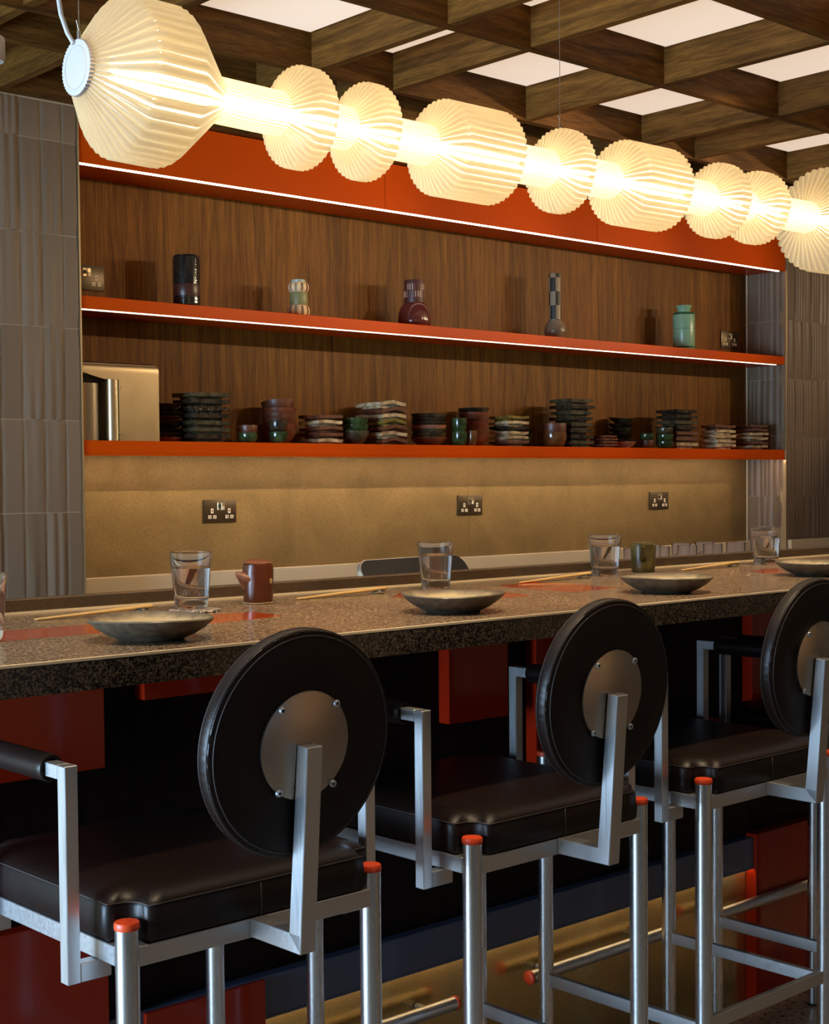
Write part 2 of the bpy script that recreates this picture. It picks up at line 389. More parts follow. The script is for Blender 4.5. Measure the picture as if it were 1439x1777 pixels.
# --- tiles: pressed fluted tiles, several shapes shared by copies
TW, TH, TP, TR = 0.0725, 0.2945, 0.0755, 0.2970
def tile_mesh(name, wd, ht, ridges, top, bot, amp):
    nx, nz = 14, 5
    bm = bmesh.new(); g = []
    for j in range(nz+1):
        row = []
        for i in range(nx+1):
            u = i/nx; v = j/nz
            f = bot+(top-bot)*v
            s = 0.0
            for (c, hw) in ridges:
                q = (u-c)/hw
                if abs(q) < 1: s += (0.5+0.5*math.cos(PI*q))
            edge = min(1, 9*min(u, 1-u))
            row.append(bm.verts.new(((u-0.5)*wd, -amp*f*s*edge-0.003*min(1, 12*min(u, 1-u, ), 8*min(v, 1-v)), (v-0.5)*ht)))
        g.append(row)
    for j in range(nz):
        for i in range(nx): bm.faces.new((g[j][i], g[j][i+1], g[j+1][i+1], g[j+1][i]))
    # returns to the wall
    rim = [g[0][i] for i in range(nx+1)]+[g[j][nx] for j in range(1, nz+1)]+[g[nz][i] for i in range(nx-1, -1, -1)]+[g[j][0] for j in range(nz-1, 0, -1)]
    back = [bm.verts.new((v.co.x, 0.004, v.co.z)) for v in rim]
    for i in range(len(rim)):
        k = (i+1) % len(rim); bm.faces.new((rim[i], rim[k], back[k], back[i]))
    bmesh.ops.recalc_face_normals(bm, faces=bm.faces[:])
    me = bpy.data.meshes.new(name); bm.to_mesh(me); bm.free(); me.materials.append(M['tile'])
    for p in me.polygons: p.use_smooth = True
    me.set_sharp_from_angle(angle=math.radians(45))
    return me
R_A = [(0.30, 0.24), (0.74, 0.24)]; R_B = [(0.62, 0.36)]; R_C = [(0.18, 0.17), (0.5, 0.17), (0.82, 0.17)]; R_D = [(0.36, 0.30)]
VAR = [([], 0, 0, 0), (R_A, 1, 1, 0.0042), (R_A, 0.0, 1.0, 0.0048), (R_B, 1.0, 0.15, 0.0042), (R_C, 1, 1, 0.0036), (R_D, 0.1, 1.0, 0.0042), (R_C, 1.0, 0.0, 0.0044), ([], 0, 0, 0)]
TCACHE = {}
def tile_at(parent, cx, y, cz, wd, ht, var, facing='-y'):
    key = (round(wd, 4), round(ht, 4), var)
    if key not in TCACHE:
        r, t, b_, a = VAR[var]; TCACHE[key] = tile_mesh('tile', wd, ht, r, t, b_, a)
    o = bpy.data.objects.new('tile', TCACHE[key]); COL.objects.link(o); o.parent = parent
    o.location = (cx, y, cz)
    if facing == '-x': o.rotation_euler = (0, 0, -PI/2)
    return o
ROWS = [2.394-TR*k for k in range(-1, 7)]      # tops of joints; row k spans ROWS[k+1]..ROWS[k]
def rows():
    for k in range(7):
        zt, zb = ROWS[k], ROWS[k+1]
        zt = min(zt, CEIL-0.004)
        yield k, zb+0.0012, zt-0.0012
rg = random.Random(3)
LEFTV = {  # row -> variants for the columns nearest the niche first
    0: [0, 0, 0, 4], 1: [0, 2, 2, 1], 2: [0, 5, 1, 3], 3: [0, 1, 2, 0], 4: [0, 3, 3, 0], 5: [0, 1, 5, 0], 6: [0, 1, 4, 2]}
for k, zb, zt in rows():
    edge = 2.4078; vs = LEFTV[k]
    tile_at(wpl, (edge+NX0)/2-0.001, NF+0.002, (zb+zt)/2, NX0-edge-0.004, zt-zb, 0)
    for c in range(14):
        v = vs[c+1] if c+1 < len(vs) else rg.choice([0, 1, 2, 4])
        tile_at(wpl, edge-TP*(c+0.5), NF+0.002, (zb+zt)/2, TW, zt-zb, v)
    for c in range(14):
        tile_at(wpr, NX1+0.010+TP*(c+0.5), NF+0.002, (zb+zt)/2, TW, zt-zb, rg.choice([4, 1, 1, 6, 3, 0, 4]))
RETV = {0: [0, 1, 4], 1: [0, 6, 1], 2: [3, 2, 1], 3: [4, 1, 1], 4: [1, 4, 1], 5: [0, 1, 3], 6: [0, 1, 0]}
for k, zb, zt in rows():
    for c in range(3):
        tile_at(wpr, NX1+0.002, D-0.002-0.0755*(c+0.5), (zb+zt)/2, TW, zt-zb, RETV[k][c], '-x')
# metal edge trims of the niche
def trim(n, *a, m='gold_trim'):
    return struct(box('trim_%d' % n, *a, m))
trim(1, NX0-0.0035, NX0+0.002, NF-0.004, NF+0.03, 0, CEIL)
trim(2, NX1-0.003, NX1+0.006, NF-0.004, NF+0.03, 0, 2.345)
trim(3, NX1-0.010, NX1-0.002, D-0.006, D+0.004, 0.97, 2.345, m='brass_trim')

# oak veneer panels and metal sheets on the back wall
XS = [NX0, 2.94, 3.58, 4.285, 4.80, 5.50, 6.18, NX1-0.004]
for z0, z1 in ((1.895, 2.36), (1.42, 1.885)):
    for a, b in zip(XS[:-1], XS[1:]):
        box('oak_panel', a+0.0006, b-0.0006, D, D+0.011, z0, z1, 'oak_wall', wb)
for a, b in ((NX0, 4.464), (4.4652, NX1-0.012)):
    box('metal_sheet', a, b, D-0.003, D+0.011, 0.93, 1.402, 'splash', wb)
box('cream_ledge', NX0+0.002, NX1, D-0.022, D-0.003, 0.86, 0.974, 'cream', wb, 0.003)
box('cream_ledge', NX1+0.006, 8.0, NF-0.03, NF-0.006, 0.86, 0.985, 'cream', wpr, 0.003)

# --- coffered ceiling
BW = 0.030
BX = [-2.5, -1.87, -1.55, -0.93, -0.3, 0.01, 0.63, 1.25, 1.873, 2.187, 2.822, 3.150, 3.759, 4.383, 4.705, 5.33, 5.95, 6.27, 6.89, 7.52, 8.14]
BY = [-2.4, -1.8, -1.2, -0.6, -0.02, 0.57, 1.15, 1.42, 2.0, 2.2785+0.0, 2.888, 3.470, 3.745, 4.226]
for y in BY:
    box('beam', -3.2, 8.5, y-BW/2, y+BW/2, CEIL, 2.66, 'oak_beam_x', ceiling)
for x in BX:
    y1 = 4.226 if NX0-0.1 < x < NX1+0.1 else 4.226
    for a, b in zip(BY[:-1], BY[1:]):
        if b < 1.1 and not (-0.9 < x < 4.5): continue
        box('beam', x-BW/2, x+BW/2, a+BW/2, b-BW/2, CEIL+0.002, 2.66, 'oak_beam_y', ceiling)
for xa, xb in zip(BX[:-1], BX[1:]):
    for ya, yb in zip(BY[:-1], BY[1:]):
        if yb-ya < 0.15 or yb < 1.1 or xa < -0.5: continue
        dark_bay = (ya > 3.4)      # the row next to the wall is closed with oak, as in the photograph
        g = 0.022 if xb-xa > 0.4 else 0.02
        x0, x1, y0, y1 = xa+BW/2+g, xb-BW/2-g, ya+BW/2+g, yb-BW/2-g
        if dark_bay:
            box('infill_board', xa+BW/2, xb-BW/2, ya+BW/2, yb-BW/2, 2.625, 2.655, 'oak_beam_x', ceiling)
        else:
            o = box('ceiling_panel', x0, x1, y0, y1, 2.628, 2.645, 'panel', ceiling)
            o['label'] = 'off-white ceiling panel with weak emission'

# --- red fascia, shelves and their light strips (one built-in piece each)
fa = thing('fascia', 'long red lacquered fascia box under the coffered ceiling above the shelves', 'fascia', ((NX0+NX1)/2, NF, 2.34))
def local(o, root):
    o.location = -Vector(root.location) if o.type == 'MESH' else o.location
    return o
def boxl(name, root, x0, x1, y0, y1, z0, z1, mat, bev=0.0, seg=1):
    l = root.location
    return box(name, x0-l.x, x1-l.x, y0-l.y, y1-l.y, z0-l.z, z1-l.z, mat, root, bev, seg)
for a, b in ((NX0+0.003, 3.80), (3.8012, 5.05), (5.0512, NX1-0.003)):
    boxl('fascia_panel', fa, a, b, NF+0.0, NF+0.018, 2.340, CEIL-0.002, 'red', 0.0015)
boxl('soffit_board', fa, NX0+0.003, NX1-0.003, NF+0.018, D-0.002, 2.344, 2.360, 'red')
tag(boxl('light_strip', fa, NX0+0.006, NX1-0.05, NF+0.004, NF+0.016, 2.3360, 2.3405, 'led_strip'), 'thin white light strip along the bottom edge')
def shelf(label, z0, z1, led):
    s = thing('shelf', label, 'shelf', ((NX0+NX1)/2, NF, z0))
    boxl('board', s, NX0+0.004, NX1-0.006, NF+0.002, D-0.002, z0, z1, 'red', 0.0012)
    boxl('edge_strip', s, NX1-0.006, NX1-0.002, NF, D-0.004, z0, z1+0.001, 'gold_trim')
    if led == 1:
        tag(boxl('light_strip', s, NX0+0.006, NX1-0.07, NF+0.008, NF+0.019, z0-0.0030, z0, 'led_shelf'), 'thin white light strip under the front edge')
    else:
        boxl('front_lip', s, NX0+0.004, NX1-0.006, NF+0.002, NF+0.008, z0-0.007, z0, 'red')
        tag(boxl('light_strip', s, NX0+0.10, NX1-0.05, NF+0.030, NF+0.042, z0-0.0025, z0, 'led_under'), 'thin light strip under the shelf')
    return s
shelf('upper red lacquered shelf carrying five vases', 1.869, 1.911, 1)
shelf('lower red lacquered shelf carrying stacked plates and bowls', 1.3975, 1.4405, 2)

# ------------------------------------------------------------------ wall sockets
def socket(label, x, z):
    s = thing('wall_socket', label, 'socket', (x, D-0.003 if z < 1.4 else D, z), 'bronze double wall sockets')
    box('plate', -0.073, 0.073, -0.006, 0, -0.043, 0.043, 'bronze', s, 0.002, 2)
    for k, sx in enumerate((-0.0055, 0.0115)):
        r = box('switch', sx-0.0082, sx+0.0082, -0.009, -0.005, 0.002, 0.033, 'switch', s, 0.002)
        box('rocker', sx-0.005, sx+0.005, -0.0105, -0.0085, 0.005 if k else 0.012, 0.018 if k else 0.024, 'ivory' if k else 'black', r, 0.0008)
    for cx in (-0.037, 0.040):
        for (px_, pz_, w_, h_) in ((0, 0.0005, 0.0115, 0.018), (-0.0105, -0.0215, 0.014, 0.0125), (0.0115, -0.0215, 0.014, 0.0125)):
            f = box('pin_slot', cx+px_-w_/2, cx+px_+w_/2, -0.0072, -0.005, pz_-h_/2, pz_+h_/2, 'ivory', s)
            box('slot_hole', cx+px_-w_*0.17, cx+px_+w_*0.17, -0.0076, -0.006, pz_-h_*0.16, pz_+h_*0.16, 'black', f)
    return s
socket('bronze double socket on metal splashback above the leftmost tumbler and brown jug', 3.1666, 1.1943)
socket('bronze double socket in the middle of the metal splashback', 4.471, 1.1940)
socket('bronze double socket near the right end of the metal splashback', 5.7677, 1.1940)
socket('bronze double socket on oak wall right of the green vase', 6.3513, 2.0035)
socket('bronze double socket on oak wall left of the black vase', 2.6195, 2.0060)

# ------------------------------------------------------------------ vases on the upper shelf
SZ = 1.911
def lathe(name, prof, mat, parent, seg=36, wob=None, close=False, loc=(0, 0, 0)):
    o = link(name, lathe_mesh(name, prof, seg, wob, close), mat, parent); o.location = loc; return o
def bands_mat(name, stops, rough=0.3, coord='z', h=1.0, pattern=None):
    m, nt, b = new_mat(name)
    tc = nt.nodes.new('ShaderNodeTexCoord'); sp = nt.nodes.new('ShaderNodeSeparateXYZ'); nt.links.new(tc.outputs['Object'], sp.inputs[0])
    mu = nt.nodes.new('ShaderNodeMath'); mu.operation = 'DIVIDE'; mu.inputs[1].default_value = h; nt.links.new(sp.outputs[2], mu.inputs[0])
    r = nt.nodes.new('ShaderNodeValToRGB'); r.color_ramp.interpolation = 'CONSTANT'; e = r.color_ramp.elements
    while len(e) < len(stops): e.new(0.5)
    for i, (p, c) in enumerate(stops): e[i].position = p; e[i].color = (*c, 1)
    nt.links.new(mu.outputs[0], r.inputs[0]); nt.links.new(r.outputs[0], b.inputs['Base Color']); b.inputs['Roughness'].default_value = rough
    return m, nt, b
# 1 black carved cylinder
v = thing('vase', 'black cylindrical vase with carved relief and dark red band on upper shelf', 'vase', (2.949, 4.34, SZ), 'vases on the upper shelf')
M['black_glaze'] = plain('black_glaze', (0.010, 0.008, 0.007), 0.22)
M['oxblood'] = plain('oxblood_glaze', (0.050, 0.012, 0.008), 0.35)
lathe('body', [(0, 0), (0.040, 0), (0.0455, 0.006), (0.0465, 0.012), (0.0465, 0.176), (0.044, 0.184), (0.041, 0.185), (0.040, 0.178), (0.040, 0.02), (0, 0.02)], 'black_glaze', v)
lathe('red_band', [(0.0468, 0.040), (0.0475, 0.042), (0.0475, 0.080), (0.0468, 0.082)], 'oxblood', v)
bm = bmesh.new()
rr = random.Random(5)
for k in range(15):
    a = -PI*0.95+k*PI*0.125
    for j in range(9 if True else 0):
        z0 = 0.092+j*0.0092; da = rr.uniform(-0.05, 0.05); hh = rr.choice([0.0035, 0.005, 0.007]); ww = rr.choice([0.10, 0.16, 0.05])
        for (aa, w_) in ((a+da, ww),):
            q = [(aa-w_/2, z0), (aa+w_/2, z0+rr.uniform(-0.002, 0.002)), (aa+w_/2, z0+hh), (aa-w_/2, z0+hh)]
            lo = [bm.verts.new((0.0463*math.cos(t), 0.0463*math.sin(t), z)) for t, z in q]; hi = [bm.verts.new((0.0478*math.cos(t), 0.0478*math.sin(t), z)) for t, z in q]
            bm.faces.new(hi)
            for i in range(4): bm.faces.new((lo[i], lo[(i+1) % 4], hi[(i+1) % 4], hi[i]))
    q0 = a
    for z0 in (0.016, 0.027):
        q = [(a-0.12, z0), (a+0.12, z0), (a+0.12, z0+0.006), (a-0.12, z0+0.006)]
        lo = [bm.verts.new((0.0463*math.cos(t), 0.0463*math.sin(t), z)) for t, z in q]; hi = [bm.verts.new((0.0478*math.cos(t), 0.0478*math.sin(t), z)) for t, z in q]
        bm.faces.new(hi)
        for i in range(4): bm.faces.new((lo[i], lo[(i+1) % 4], hi[(i+1) % 4], hi[i]))
M['relief'] = plain('relief_gloss', (0.030, 0.021, 0.012), 0.16)
tag(bm_obj('carved_relief', bm, 'relief', v), 'raised angular relief marks')
# 2 cream and sage lobed vase
v = thing('vase', 'cream and sage green vase with two swollen striped lobes on upper shelf', 'vase', (3.4505, 4.34, SZ), 'vases on the upper shelf')
def lobe(t, r, z, n=10): return (-0.0022*(abs(math.cos(n*t/2))**14), 0)
M['cream_c'] = plain('cream_ceramic', (0.78, 0.52, 0.27), 0.45); M['sage'] = plain('sage_glaze', (0.215, 0.200, 0.075), 0.45); M['stripe'] = plain('maroon_stripe', (0.11, 0.022, 0.014), 0.5)
M['pale_blue'] = plain('pale_neck', (0.35, 0.38, 0.30), 0.4)
def lobeprof(z0, z1, rin, rout, n=8):
    return [(rin+(rout-rin)*math.sin(PI*i/n)**0.6, z0+(z1-z0)*i/n) for i in range(n+1)]
lathe('lower_lobe', [(0, 0.0)]+lobeprof(0.0, 0.048, 0.030, 0.0415), 'cream_c', v, 40, lobe)
lathe('waist', [(0.033, 0.046), (0.0345, 0.050), (0.0345, 0.092), (0.033, 0.095)], 'sage', v)
lathe('upper_lobe', lobeprof(0.093, 0.131, 0.030, 0.0395), 'cream_c', v, 40, lobe)
lathe('neck', [(0.026, 0.130), (0.027, 0.140), (0.0255, 0.1415), (0.022, 0.138), (0.022, 0.10), (0, 0.10)], 'pale_blue', v)
for z0, z1, ro in ((0.0, 0.048, 0.0415), (0.093, 0.131, 0.0395)):
    for k in range(10):
        t = 2*PI*k/10+PI/10*0
        for dt in (-0.075, 0.075):
            path = []
            for i in range(1, 8):
                r = 0.030+(ro-0.030)*math.sin(PI*i/8)**0.6 - 0.0006; path.append((r*math.cos(t+dt), r*math.sin(t+dt), z0+(z1-z0)*i/8))
            tube('stripe', path, 0.0012, 'stripe', v, 5)
# 3 red bottle vase with incised band
v = thing('vase', 'dark red bottle vase with white basket-weave lines on its neck', 'vase', (4.0414, 4.34, SZ), 'vases on the upper shelf')
M['wine'] = plain('wine_glaze', (0.115, 0.022, 0.016), 0.20, 0, 0.3); M['wine_m'] = plain('wine_matt', (0.072, 0.016, 0.010), 0.5); M['chalk'] = plain('chalk_line', (0.75, 0.48, 0.32), 0.6)
lathe('body', [(0, 0), (0.060, 0), (0.067, 0.010), (0.0675, 0.030), (0.064, 0.058), (0.056, 0.080), (0.045, 0.094), (0.040, 0.098)], 'wine', v, 44)
lathe('neck', [(0.0400, 0.098), (0.0405, 0.100), (0.0415, 0.184), (0.0400, 0.188), (0.037, 0.186), (0.036, 0.11), (0, 0.10)], 'wine_m', v, 44)
bm = bmesh.new()
def arcbar(bm, r, a0, a1, z0, z1):
    lo = [(a0, z0), (a1, z0), (a1, z1), (a0, z1)]
    A = [bm.verts.new((r*math.cos(t), r*math.sin(t), z)) for t, z in lo]; B = [bm.verts.new(((r+0.0009)*math.cos(t), (r+0.0009)*math.sin(t), z)) for t, z in lo]
    bm.faces.new(B)
    for i in range(4): bm.faces.new((A[i], A[(i+1) % 4], B[(i+1) % 4], B[i]))
for k in range(8):
    a = 2*PI*k/8
    for row in range(2):
        zc = 0.160-row*0.029
        if (k+row) % 2:
            for j in range(3): arcbar(bm, 0.0408, a+0.06, a+0.72, zc+0.0085-j*0.009, zc+0.0110-j*0.009)
        else:
            for j in range(3): arcbar(bm, 0.0408, a+0.13+j*0.24, a+0.19+j*0.24, zc-0.012, zc+0.012)
bm_obj('incised_lines', bm, 'chalk', v)
# 4 long necked bottle with checker neck
v = thing('vase', 'tall thin-necked bottle with checkered neck and silver ball base', 'vase', (4.8815, 4.34, SZ), 'vases on the upper shelf')
def checker_mat():
    m, nt, b = new_mat('checker_glaze')
    tc = nt.nodes.new('ShaderNodeTexCoord'); sp = nt.nodes.new('ShaderNodeSeparateXYZ'); nt.links.new(tc.outputs['Object'], sp.inputs[0])
    at = nt.nodes.new('ShaderNodeMath'); at.operation = 'ARCTAN2'; nt.links.new(sp.outputs[1], at.inputs[0]); nt.links.new(sp.outputs[0], at.inputs[1])
    u = nt.nodes.new('ShaderNodeMath'); u.operation = 'MULTIPLY_ADD'; u.inputs[1].default_value = 6/(2*PI); u.inputs[2].default_value = 10.18; nt.links.new(at.outputs[0], u.inputs[0])
    z = nt.nodes.new('ShaderNodeMath'); z.operation = 'MULTIPLY_ADD'; z.inputs[1].default_value = 1/0.0605; z.inputs[2].default_value = 9.55; nt.links.new(sp.outputs[2], z.inputs[0])
    fu = nt.nodes.new('ShaderNodeMath'); fu.operation = 'FLOOR'; nt.links.new(u.outputs[0], fu.inputs[0])
    fz = nt.nodes.new('ShaderNodeMath'); fz.operation = 'FLOOR'; nt.links.new(z.outputs[0], fz.inputs[0])
    ad = nt.nodes.new('ShaderNodeMath'); ad.operation = 'ADD'; nt.links.new(fu.outputs[0], ad.inputs[0]); nt.links.new(fz.outputs[0], ad.inputs[1])
    mo = nt.nodes.new('ShaderNodeMath'); mo.operation = 'MODULO'; mo.inputs[1].default_value = 2; nt.links.new(ad.outputs[0], mo.inputs[0])
    nt.links.new(mixc(nt, mo.outputs[0], (0.020, 0.016, 0.010), (0.26, 0.19, 0.115)), b.inputs['Base Color']); b.inputs['Roughness'].default_value = 0.5
    return m
M['checker'] = checker_mat(); M['pewter'] = glaze('pewter_glaze', (0.16, 0.105, 0.065), (0.27, 0.195, 0.125), 0.34, 14)
lathe('ball_base', [(0, 0), (0.024, 0), (0.040, 0.010), (0.047, 0.030), (0.0475, 0.042), (0.042, 0.064), (0.031, 0.079), (0.026, 0.083)], 'pewter', v, 40)
lathe('neck', [(0.026, 0.082), (0.0268, 0.284), (0.0255, 0.288), (0.022, 0.286), (0.021, 0.10), (0, 0.09)], 'checker', v, 40)
# 5 mint vase
v = thing('vase', 'mint green cylindrical vase with flared lip and dark green bands', 'vase', (5.8034, 4.34, SZ), 'vases on the upper shelf')
M['mint'] = bands_mat('mint_bands', [(0, (0.215, 0.370, 0.215)), (0.018, (0.215, 0.370, 0.215)), (0.055, (0.018, 0.105, 0.050)), (0.088, (0.235, 0.395, 0.235)), (0.475, (0.030, 0.10, 0.055)), (0.483, (0.235, 0.395, 0.235)), (0.795, (0.012, 0.075, 0.035)), (0.845, (0.235, 0.395, 0.235))], 0.32, h=0.214)[0]
lathe('body', [(0, 0), (0.050, 0), (0.052, 0.003), (0.052, 0.176), (0.0495, 0.1805), (0.032, 0.183), (0.029, 0.187)], 'mint', v, 44)
lathe('flared_lip', [(0.029, 0.185), (0.031, 0.197), (0.0385, 0.2135), (0.0375, 0.215), (0.028, 0.199), (0.024, 0.18), (0, 0.18)], 'mint', v, 44)

# ------------------------------------------------------------------ steel dispenser on the lower shelf
LZ = 1.4405
d_ = thing('dispenser', 'brushed steel paper dispenser with curved hood at left end of lower shelf', 'dispenser', (2.63, 4.30, LZ))
M['disp'] = steel('dispenser_steel', (0.50, 0.38, 0.225), 0.34, (6, 6, 6), 0.03)
M['disp_dark'] = steel('dispenser_inside', (0.30, 0.24, 0.17), 0.4, (6, 6, 6), 0.03)
def disp_hood():
    bm = bmesh.new(); add_box(bm, -0.165, 0.141, -0.047, 0.12, 0.225, 0.262)
    es = [e for e in bm.edges if all(v.co.z > 0.26 for v in e.verts) and (all(v.co.y < 0 for v in e.verts) or all(v.co.x > 0.1 for v in e.verts))]
    bmesh.ops.bevel(bm, geom=es, offset=0.026, segments=6, affect='EDGES', profile=0.5)
    return bm
bm_obj('hood', disp_hood(), 'disp', d_, autosm=True)
bm = bmesh.new(); sk = [(-0.160, 0.2250), (-0.158, 0.2235)]
for i in range(1, 9):
    a_ = i/8*PI/2; sk.append((-0.150+0.088*math.sin(a_), 0.2030+0.0300*(1-math.sin(a_))**1.4*0.68))
sk += [(0.141, 0.2030), (0.141, 0.2250)]
prism(bm, sk, -0.047, -0.043, 'y'); bm_obj('skirt', bm, 'disp', d_)
box('side_panel', -0.016, 0.141, -0.047, 0.12, 0, 0.2030, 'disp', d_)
lathe('roller_post', [(0, 0), (0.022, 0), (0.022, 0.204), (0, 0.204)], 'disp', d_, 24, loc=(-0.030, -0.024, 0))
box('inner_wall', -0.155, 0.13, 0.06, 0.065, 0, 0.235, 'disp_dark', d_)
lathe('paper_tube', [(0, 0), (0.040, 0), (0.040, 0.19), (0, 0.19)], 'disp_dark', d_, 24, loc=(-0.105, 0.012, 0))
for z in (0.028, 0.178):
    lathe('rivet', [(0, 0.003), (0.003, 0.002), (0.0042, 0)], 'disp', d_, 10, loc=(-0.012, -0.047, z)).rotation_euler = (PI/2, 0, 0)

# ------------------------------------------------------------------ crockery on the lower shelf
ORD = ['bottom', 'second', 'third', 'fourth', 'fifth', 'sixth', 'seventh', 'eighth', 'ninth']
def ordn(i, n):
    if n == 1: return ''
    if i == 0: return 'bottom one'
    if i == n-1: return 'topmost'
    return ORD[i]+' from the bottom'
def slab_mesh(wd, dp, th, wave, fold, lip, foot, seed):
    r = random.Random(seed); nx, ny = 10, 6
    def hgt(u, v_):
        h = wave*math.sin(2*PI*(u*0.9+seed*0.37))*0.5+wave*0.6*math.sin(2*PI*(v_*0.8+seed*0.21))
        h += fold*(1-abs(2*u-1))
        e = min(u, 1-u)*nx; e2 = min(v_, 1-v_)*ny
        if min(e, e2) < 0.5: h += lip
        return h
    bm = bmesh.new(); top, bot = [], []
    jit = {}
    for j in range(ny+1):
        rt_, rb_ = [], []
        for i in range(nx+1):
            u, v_ = i/nx, j/ny
            x = (u-0.5)*wd; y = (v_-0.5)*dp
            if i in (0, nx): x += r.uniform(-1, 1)*0.0022
            if j in (0, ny): y += r.uniform(-1, 1)*0.0022
            h = hgt(u, v_)
            rt_.append(bm.verts.new((x, y, foot+th+h))); rb_.append(bm.verts.new((x*0.985, y*0.985, foot+h-0.0)))
        top.append(rt_); bot.append(rb_)
    for j in range(ny):
        for i in range(nx):
            bm.faces.new((top[j][i], top[j][i+1], top[j+1][i+1], top[j+1][i])); bm.faces.new((bot[j][i], bot[j+1][i], bot[j+1][i+1], bot[j][i+1]))
    rim = lambda g: [g[0][i] for i in range(nx+1)]+[g[j][nx] for j in range(1, ny+1)]+[g[ny][i] for i in range(nx-1, -1, -1)]+[g[j][0] for j in range(ny-1, 0, -1)]
    a, b = rim(top), rim(bot)
    for i in range(len(a)): k = (i+1) % len(a); bm.faces.new((a[i], a[k], b[k], b[i]))
    if foot > 0.002:
        add_box(bm, -wd*0.36, wd*0.36, -dp*0.34, dp*0.34, 0, foot+wave*1.2+fold*0.5+0.001)
    bmesh.ops.recalc_face_normals(bm, faces=bm.faces[:])
    me = bpy.data.meshes.new('slab_plate'); bm.to_mesh(me); bm.free(); return me
CNT = [0]
def sq_stack(x0, x1, dp, ztop, n, cols, what, where, group, wave=0.001, fold=0.0, th=0.0075, yf=4.262, cat='plate'):
    th = max(th, 0.55*(ztop-LZ)/n)
    pitch = (ztop-LZ)/n; wd = x1-x0; z = LZ
    for i in range(n):
        CNT[0] += 1
        foot = max(0.0016, pitch-th-wave*0.3-(0.0035 if fold else 0.0))
        me = slab_mesh(wd*random.uniform(0.96, 1.02), dp*random.uniform(0.96, 1.0), th, wave, fold, 0.0022, foot, CNT[0])
        c = cols[i % len(cols)]
        o = link('slab_plate', me, c)
        if fold == 0:
            for p in me.polygons: p.use_smooth = False
        o.location = ((x0+x1)/2+random.uniform(-1, 1)*0.004, yf+dp/2+0.004+random.uniform(-1, 1)*0.003, z); o.rotation_euler = (0, 0, random.uniform(-1, 1)*0.03)
        tag(o, '%s, %s, %s' % (what[i % len(what)], ordn(i, n), where), cat, group); z += pitch
def bowl_prof(r, h, kind):
    t = 0.0035
    if kind == 'bowl':
        o = [(0, 0), (r*0.45, 0), (r*0.47, h*0.06), (r*0.66, h*0.18), (r*0.86, h*0.48), (r*0.96, h*0.78), (r, h)]
        i = [(r-t, h), (r*0.95-t, h*0.80), (r*0.84-t, h*0.52), (r*0.62-t, h*0.25), (0, h*0.17)]
    elif kind == 'cup':
        o = [(0, 0), (r*0.62, 0), (r*0.78, h*0.10), (r*0.93, h*0.35), (r, h*0.7), (r*0.98, h)]
        i = [(r*0.98-t, h), (r-t, h*0.7), (r*0.9-t, h*0.35), (r*0.7-t, h*0.14), (0, h*0.10)]
    else:
        o = [(0, 0), (r*0.5, 0), (r*0.52, h*0.15), (r*0.80, h*0.45), (r, h)]
        i = [(r-t, h), (r*0.80-t, h*0.58), (r*0.5, h*0.35), (0, h*0.32)]
    return o+i
BCACHE = {}
def rd_stack(x, y, r, ztop, n, cols, what, where, group, kind='bowl', h=0.03, tilt=0.0, z0=None, cat='bowl', jit=0.0, rim='g_cream'):
    z = LZ if z0 is None else z0
    pitch = (ztop-z-h)/(n-1) if n > 1 else 0
    for i in range(n):
        rr_ = r*(1-0.03*((i*7) % 3)/2); key = (round(rr_, 4), round(h, 4), kind, cols[i % len(cols)])
        if key not in BCACHE:
            me = lathe_mesh('bowl', bowl_prof(rr_, h, kind), 28); me.materials.append(M[cols[i % len(cols)]]); BCACHE[key] = me
        o = bpy.data.objects.new({'bowl': 'bowl', 'cup': 'cup', 'plate': 'round_plate'}[kind], BCACHE[key]); COL.objects.link(o)
        o.location = (x+random.uniform(-1, 1)*jit, y+random.uniform(-1, 1)*jit, z)
        tl = tilt if i == n-1 else 0.0
        o.rotation_euler = (0, tl+random.uniform(-1, 1)*0.012*(1 if i else 0), random.uniform(0, 6))
        if tl: o.location.z += r*0.18*abs(tl)/0.2*0.5
        tag(o, '%s, %s, %s' % (what[i % len(what)], ordn(i, n), where) if n > 1 else '%s %s' % (what[0], where), cat, group); z += pitch
G = 'stacked crockery on the lower shelf'
rd_stack(2.874, 4.36, 0.056, 1.458, 1, ['g_pink'], ['pale pink clay dish'], 'under the round plates beside the steel dispenser', G, 'plate', 0.0175, cat='dish')
rd_stack(2.874, 4.36, 0.053, 1.575, 8, ['g_olive', 'g_olive', 'g_dark', 'g_brown', 'g_brown', 'g_olive', 'g_olive', 'g_brown'], ['thin round plate'], 'beside the steel dispenser', G, 'plate', 0.016, z0=1.4585, cat='plate')
sq_stack(2.914, 3.078, 0.125, 1.612, 7, ['g_dark', 'g_olive', 'g_olive', 'g_dark', 'g_speck', 'g_dark', 'g_olive'], ['dark glazed rectangular plate'], 'second from the steel dispenser', G, 0.0012, 0, 0.010)
rd_stack(3.177, 4.30, 0.036, 1.504, 2, ['g_green', 'g_brown'], ['small green glazed bowl', 'small brown rimmed bowl'], 'left of the tall brown bowls', G, 'cup', 0.036)
rd_stack(3.381, 4.378, 0.066, 1.594, 6, ['g_brown', 'g_red', 'g_brown'], ['brown clay bowl'], 'behind the single green cup', G, 'bowl', 0.055, tilt=0.16)
rd_stack(3.305, 4.288, 0.035, 1.523, 2, ['g_green', 'g_dark'], ['small green cup', 'small dark patterned cup'], 'in front of the tall brown bowls', G, 'cup', 0.042)
